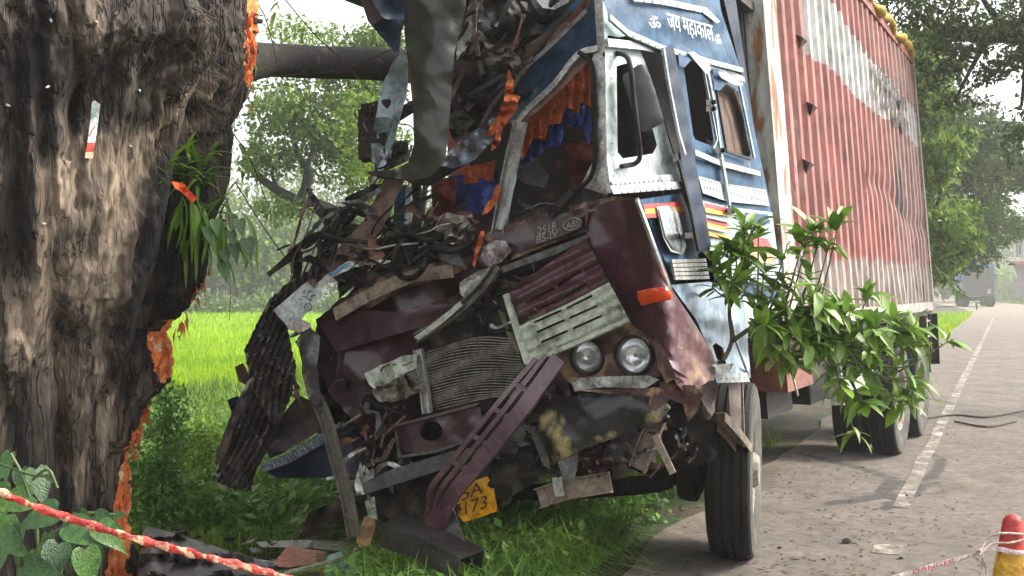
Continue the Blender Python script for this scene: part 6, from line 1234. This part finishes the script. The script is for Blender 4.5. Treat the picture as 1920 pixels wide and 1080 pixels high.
for i, (x, y, D, rx, rz, m_, lb) in enumerate(((330, 380, 95, 6, 6, cg, 'tall hazy tree at the far field edge behind the trunk'), (470, 450, 85, 5, 4.2, cg, 'rounded hazy tree just right of the trunk beyond the field'), (570, 400, 100, 6, 7, cg, 'largest hazy tree beyond the field, between trunk and cab'), (690, 430, 90, 6, 5.5, cl_, 'hazy olive tree beyond the field behind the bent bars'),
                                          (800, 390, 95, 6, 7, cg, 'hazy tree seen through the broken windscreen gap'), (900, 420, 100, 6, 6, cg, 'hazy tree hidden mostly behind the cab'), (400, 470, 110, 7, 4, cd, 'dark hazy tree low beyond the field'), (640, 470, 115, 9, 4.5, cd, 'broad low hazy tree row end beyond the field'))):
    plant('distant_tree', W(x, 590, D), [W(x, y, D), W(x - 40, y + 40, D), W(x + 45, y + 50, D)], [(rx, rx, rz), (rx * .7, rx * .7, rz * .7), (rx * .7, rx * .7, rz * .7)], 5200, .62, m_, 210 + i, [([W(x, 600, D), W(x, y, D)], .35, .15)], label=lb, group='hazy trees beyond the field')
# bush strip behind the paddy
X_ = np.random.default_rng(5); n = 60
cen = np.c_[X_.uniform(-40, 14, n), X_.uniform(79, 84, n), X_.uniform(-.2, .7, n)]; P = leafcloud(cen, np.tile((2.2, 1.5, .9), (n, 1)), 26000, .4, 220); V, Fc, v = leaves_mesh(P, .4, 220)
build('field_edge_scrub', V, Fc, crownmat('pale_scrub', (.15, .25, .05), (.10, .18, .04)), attrs={'v': v}, kind='stuff')
# shrub beside the trunk
plant('dark_shrub', W(300, 1010, 7.2), [W(310, 770, 7.4), W(300, 850, 7.2), W(290, 930, 7.1), W(340, 930, 7.4), W(390, 960, 7.4)], [(.14, .25, .25), (.24, .3, .3), (.3, .3, .28), (.25, .3, .2), (.3, .3, .14)], 5200, .05, weedm, 230, [([W(300, 1010, 7.3), W(305, 900, 7.3), W(312, 740, 7.4)], .012, .004)], label='dark green shrub growing right against the tree base', cat='shrub')
plant('low_shrub', W(430, 960, 8.2), [W(400, 900, 8.3), W(360, 850, 8.6), W(560, 930, 8.3)], [(.3, .3, .22), (.25, .3, .25), (.35, .3, .14)], 3600, .055, grassm, 231, label='low bright weed clump between the tree and the ribbed sheet', cat='shrub')
# right-hand trees
plant('roadside_tree', W(1690, 692, 21), [W(1745, 300, 21), W(1760, 450, 21), W(1735, 210, 21.5), W(1715, 120, 22), W(1780, 400, 22), W(1790, 270, 22)], [(.5, 1.2, .6), (.55, 1, .8), (.45, 1.1, .7), (.7, 1.2, .8), (.5, .8, .4), (.35, .8, .35)], 17000, .17, cg, 240, [([W(1690, 692, 21), W(1700, 450, 21), W(1725, 200, 21)], .16, .05), ([W(1700, 450, 21), W(1750, 400, 21), W(1780, 300, 21)], .06, .02)], label='bright green roadside tree right behind the container tail')
D = 33
plant('roadside_tree', W(1690, 640, D), [W(1800, 330, D), W(1850, 420, D + 2), W(1790, 450, D), W(1840, 280, D + 1), W(1890, 320, D + 3), W(1770, 250, D), W(1880, 330, D), W(1755, 490, D)], [(1.8, 2, 1.6), (1.1, 2, .7), (1.2, 2, 1), (1.1, 1.8, 1.0), (1., 1.5, .45), (1.4, 1.8, 1.4), (1.2, 1.6, .45), (.7, 1, .8)], 46000, .19, cd, 241, [([W(1690, 640, D), W(1700, 480, D), W(1760, 380, D), W(1830, 330, D)], .28, .06)], label='large rounded tree leaning over the road before the parked lorry')
D = 13.5
o = plant('overhanging_tree', np.array((13.5, 14.5, -.3)), [W(1740, 20, D), W(1810, 60, D), W(1890, 30, D), W(1960, 70, D), W(1780, 110, D + .5), W(1840, 140, D + .5), W(1720, 150, D + 1), W(1905, 120, D), W(1915, 240, D), W(1790, 190, D + .8), W(1680, -40, D), W(1850, -80, D), W(2050, 0, D), W(2200, -50, D)],
      [(.5, .8, .22), (.6, .8, .28), (.5, .8, .24), (.6, .8, .4), (.4, .7, .22), (.3, .6, .16), (.3, .6, .3), (.3, .5, .2), (.2, .5, .45), (.32, .5, .14), (.6, .9, .4), (1, 1, .5), (1, 1.2, .8), (1.3, 1.5, 1)], 34000, .085, cd, 242,
      [([np.array((13.5, 14.5, -.5)), np.array((12.9, 14.4, 3.)), W(2300, 0, D), W(2050, 30, D), W(1900, 60, D), W(1780, 60, D), W(1710, 20, D)], .34, .03), ([W(1980, 40, D), W(1930, 110, D), W(1915, 200, D)], .05, .02), ([W(1860, 60, D), W(1820, 130, D), W(1790, 190, D)], .04, .015), ([W(1900, 60, D), W(1850, 10, D), W(1820, -60, D)], .05, .02)],
      label='dark leafy branches hanging over the road from a tree out of frame', flat=.3)
for i, (x, y, D, rx, rz, m_, lb) in enumerate(((1800, 490, 120, 3.5, 3.2, cb_, 'pale hazy tree right behind the parked lorry'), (1895, 525, 150, 6, 2.2, cb_, 'pale hazy tree below the distant house'), (1870, 450, 170, 9, 6, cg, 'hazy tree mass left of the distant house'), (1960, 440, 190, 10, 8, cg, 'tall hazy tree behind the distant house'), (1770, 420, 140, 8, 7, cg, 'tall hazy tree behind the rounded roadside tree'))):
    plant('distant_tree', W(x, 560, D), [W(x, y, D), W(x - 25, y + 25, D), W(x + 25, y + 25, D)], [(rx, rx, rz), (rx * .7, rx * .7, rz * .7), (rx * .7, rx * .7, rz * .7)], 5200, .7, m_, 250 + i, [([W(x, 560, D), W(x, y, D)], .35, .15)], label=lb, group='hazy trees at the end of the road')
# house far up the road
hw = mat('house_white', (.72, .70, .68), rough=.8, bump=0); hr = mat('house_red', (.38, .06, .045), rough=.8, bump=0)
D = 112; house = empty('distant_house', W(1925, 545, D), 'white two-storey house with red trim far down the road, cut by the right edge', 'house')
def hb(name, x0, x1, y0, y1, d0, d1, m_, par=None):
    mb = MB(); mb.box(lambda a, b, c: (W(a, b, D) - np.array((0, 0, CZ))) * np.array(((D + c) / D, (D + c) / D, 1)) + np.array((0, 0, CZ)), x0, x1, y0, y1, d0, d1); return mb.out(name, m_, par or house)
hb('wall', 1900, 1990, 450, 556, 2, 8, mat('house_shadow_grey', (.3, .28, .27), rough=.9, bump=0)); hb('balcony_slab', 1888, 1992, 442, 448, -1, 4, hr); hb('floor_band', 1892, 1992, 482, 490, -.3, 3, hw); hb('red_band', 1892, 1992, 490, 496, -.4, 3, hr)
for x in (1892, 1896, 1901, 1906, 1911, 1916, 1921, 1926): hb('baluster', x, x + 2, 432, 442, -.9, -.6, hw)
hb('balcony_rail', 1889, 1992, 430, 432.5, -1, -.5, hw)
for x in (1901, 1918, 1934): hb('column', x, x + 3.5, 448, 482, -.5, -.1, hw)
for x in (1909, 1926): f_ = hb('window', x, x + 7, 456, 478, 1.7, 1.95, hw); hb('pane', x + 1.3, x + 5.7, 458, 476, 1.6, 1.69, mat('dark_pane', (.05, .06, .07), rough=.1, bump=0), f_)
bar('stair', [W(1897, 496, D - .5), W(1906, 520, D - .5)], rect(.2, .2), hw, house); hb('roof', 1886, 1992, 408, 414, -2, 9, mat('house_roof', (.3, .28, .27), rough=.9, bump=0))
for x in (1892, 1912, 1932): hb('roof_post', x, x + 2, 414, 430, -.8, -.5, hw)
# parked lorry far up the road
D = 88; pk = empty('parked_lorry', W(1838, 558, D), 'grey-backed lorry with a blue tarpaulin parked far down the road', 'lorry')
rear0 = W(1806, 560, D); rear1 = W(1866, 560, D); dirp = np.array((.30, .95, 0)); wv = rear1 - rear0; wv[2] = 0; wv /= np.linalg.norm(wv)
def PKP(a, b, c): return np.array((rear0[0], rear0[1], 0)) + wv * a + np.array((.29, .957, 0)) * b + np.array((0, 0, c))
def pkb(name, a0, a1, b0, b1, c0, c1, m_, par=None): mb = MB(); mb.box(PKP, a0, a1, b0, b1, c0, c1); return mb.out(name, m_, par or pk)
gz_ = gz(np.array([rear0[0]]), np.array([rear0[1]]))[0]
pkb('body', 0, 2.6, .05, 6, 1.1, 3.35, mat('lorry_body_side', (.30, .22, .17), (.14, .2, .3), s=.5, rough=.7)); pkb('tail_board', 0.02, 2.58, 0, .04, .9, 3.3, mat('grey_tail_board', (.10, .095, .10), rough=.7)); pkb('rear_bar', .1, 2.5, -.02, .1, .5, .85, blackm)
pkb('tarpaulin', -.06, 2.66, -.06, 6.1, 3.36, 3.55, mat('bright_blue_tarpaulin', (.06, .25, .6), rough=.6)); pkb('side_cloth', -.08, -.01, -.02, 6.05, 2.3, 3.36, MATS['bright_blue_tarpaulin']); pkb('lamp_panel', 2.0, 2.3, -.05, -.001, 1.1, 1.5, alum)
for b in (.9, 2.1, 5.2):
    for a in (.15, 2.3): V_, F_ = lathe([(-.15, .1), (-.15, .5), (.15, .5), (.15, .1)], PKP(a + .1, b, .5), tuple(wv), 20); build('wheel', V_, F_, tyre, pk)
# ------------------------------------------------------------------ air
hz = bpy.data.meshes.new('haze'); mb = MB(); mb.box(lambda a, b, c: np.array((a, b, c)), -130, 150, -6, 262, -1.9, 24.); V = np.concatenate(mb.V)
hm = bpy.data.materials.new('haze'); hm.use_nodes = True; hn = hm.node_tree; hn.nodes.remove(hn.nodes['Principled BSDF']); pv = hn.nodes.new('ShaderNodeVolumePrincipled'); pv.inputs['Density'].default_value = .0021; pv.inputs['Color'].default_value = (.95, .97, .93, 1); pv.inputs['Anisotropy'].default_value = .5
hn.links.new(pv.outputs[0], hn.nodes['Material Output'].inputs['Volume'])
build('haze', V, mb.F, hm, kind='stuff')
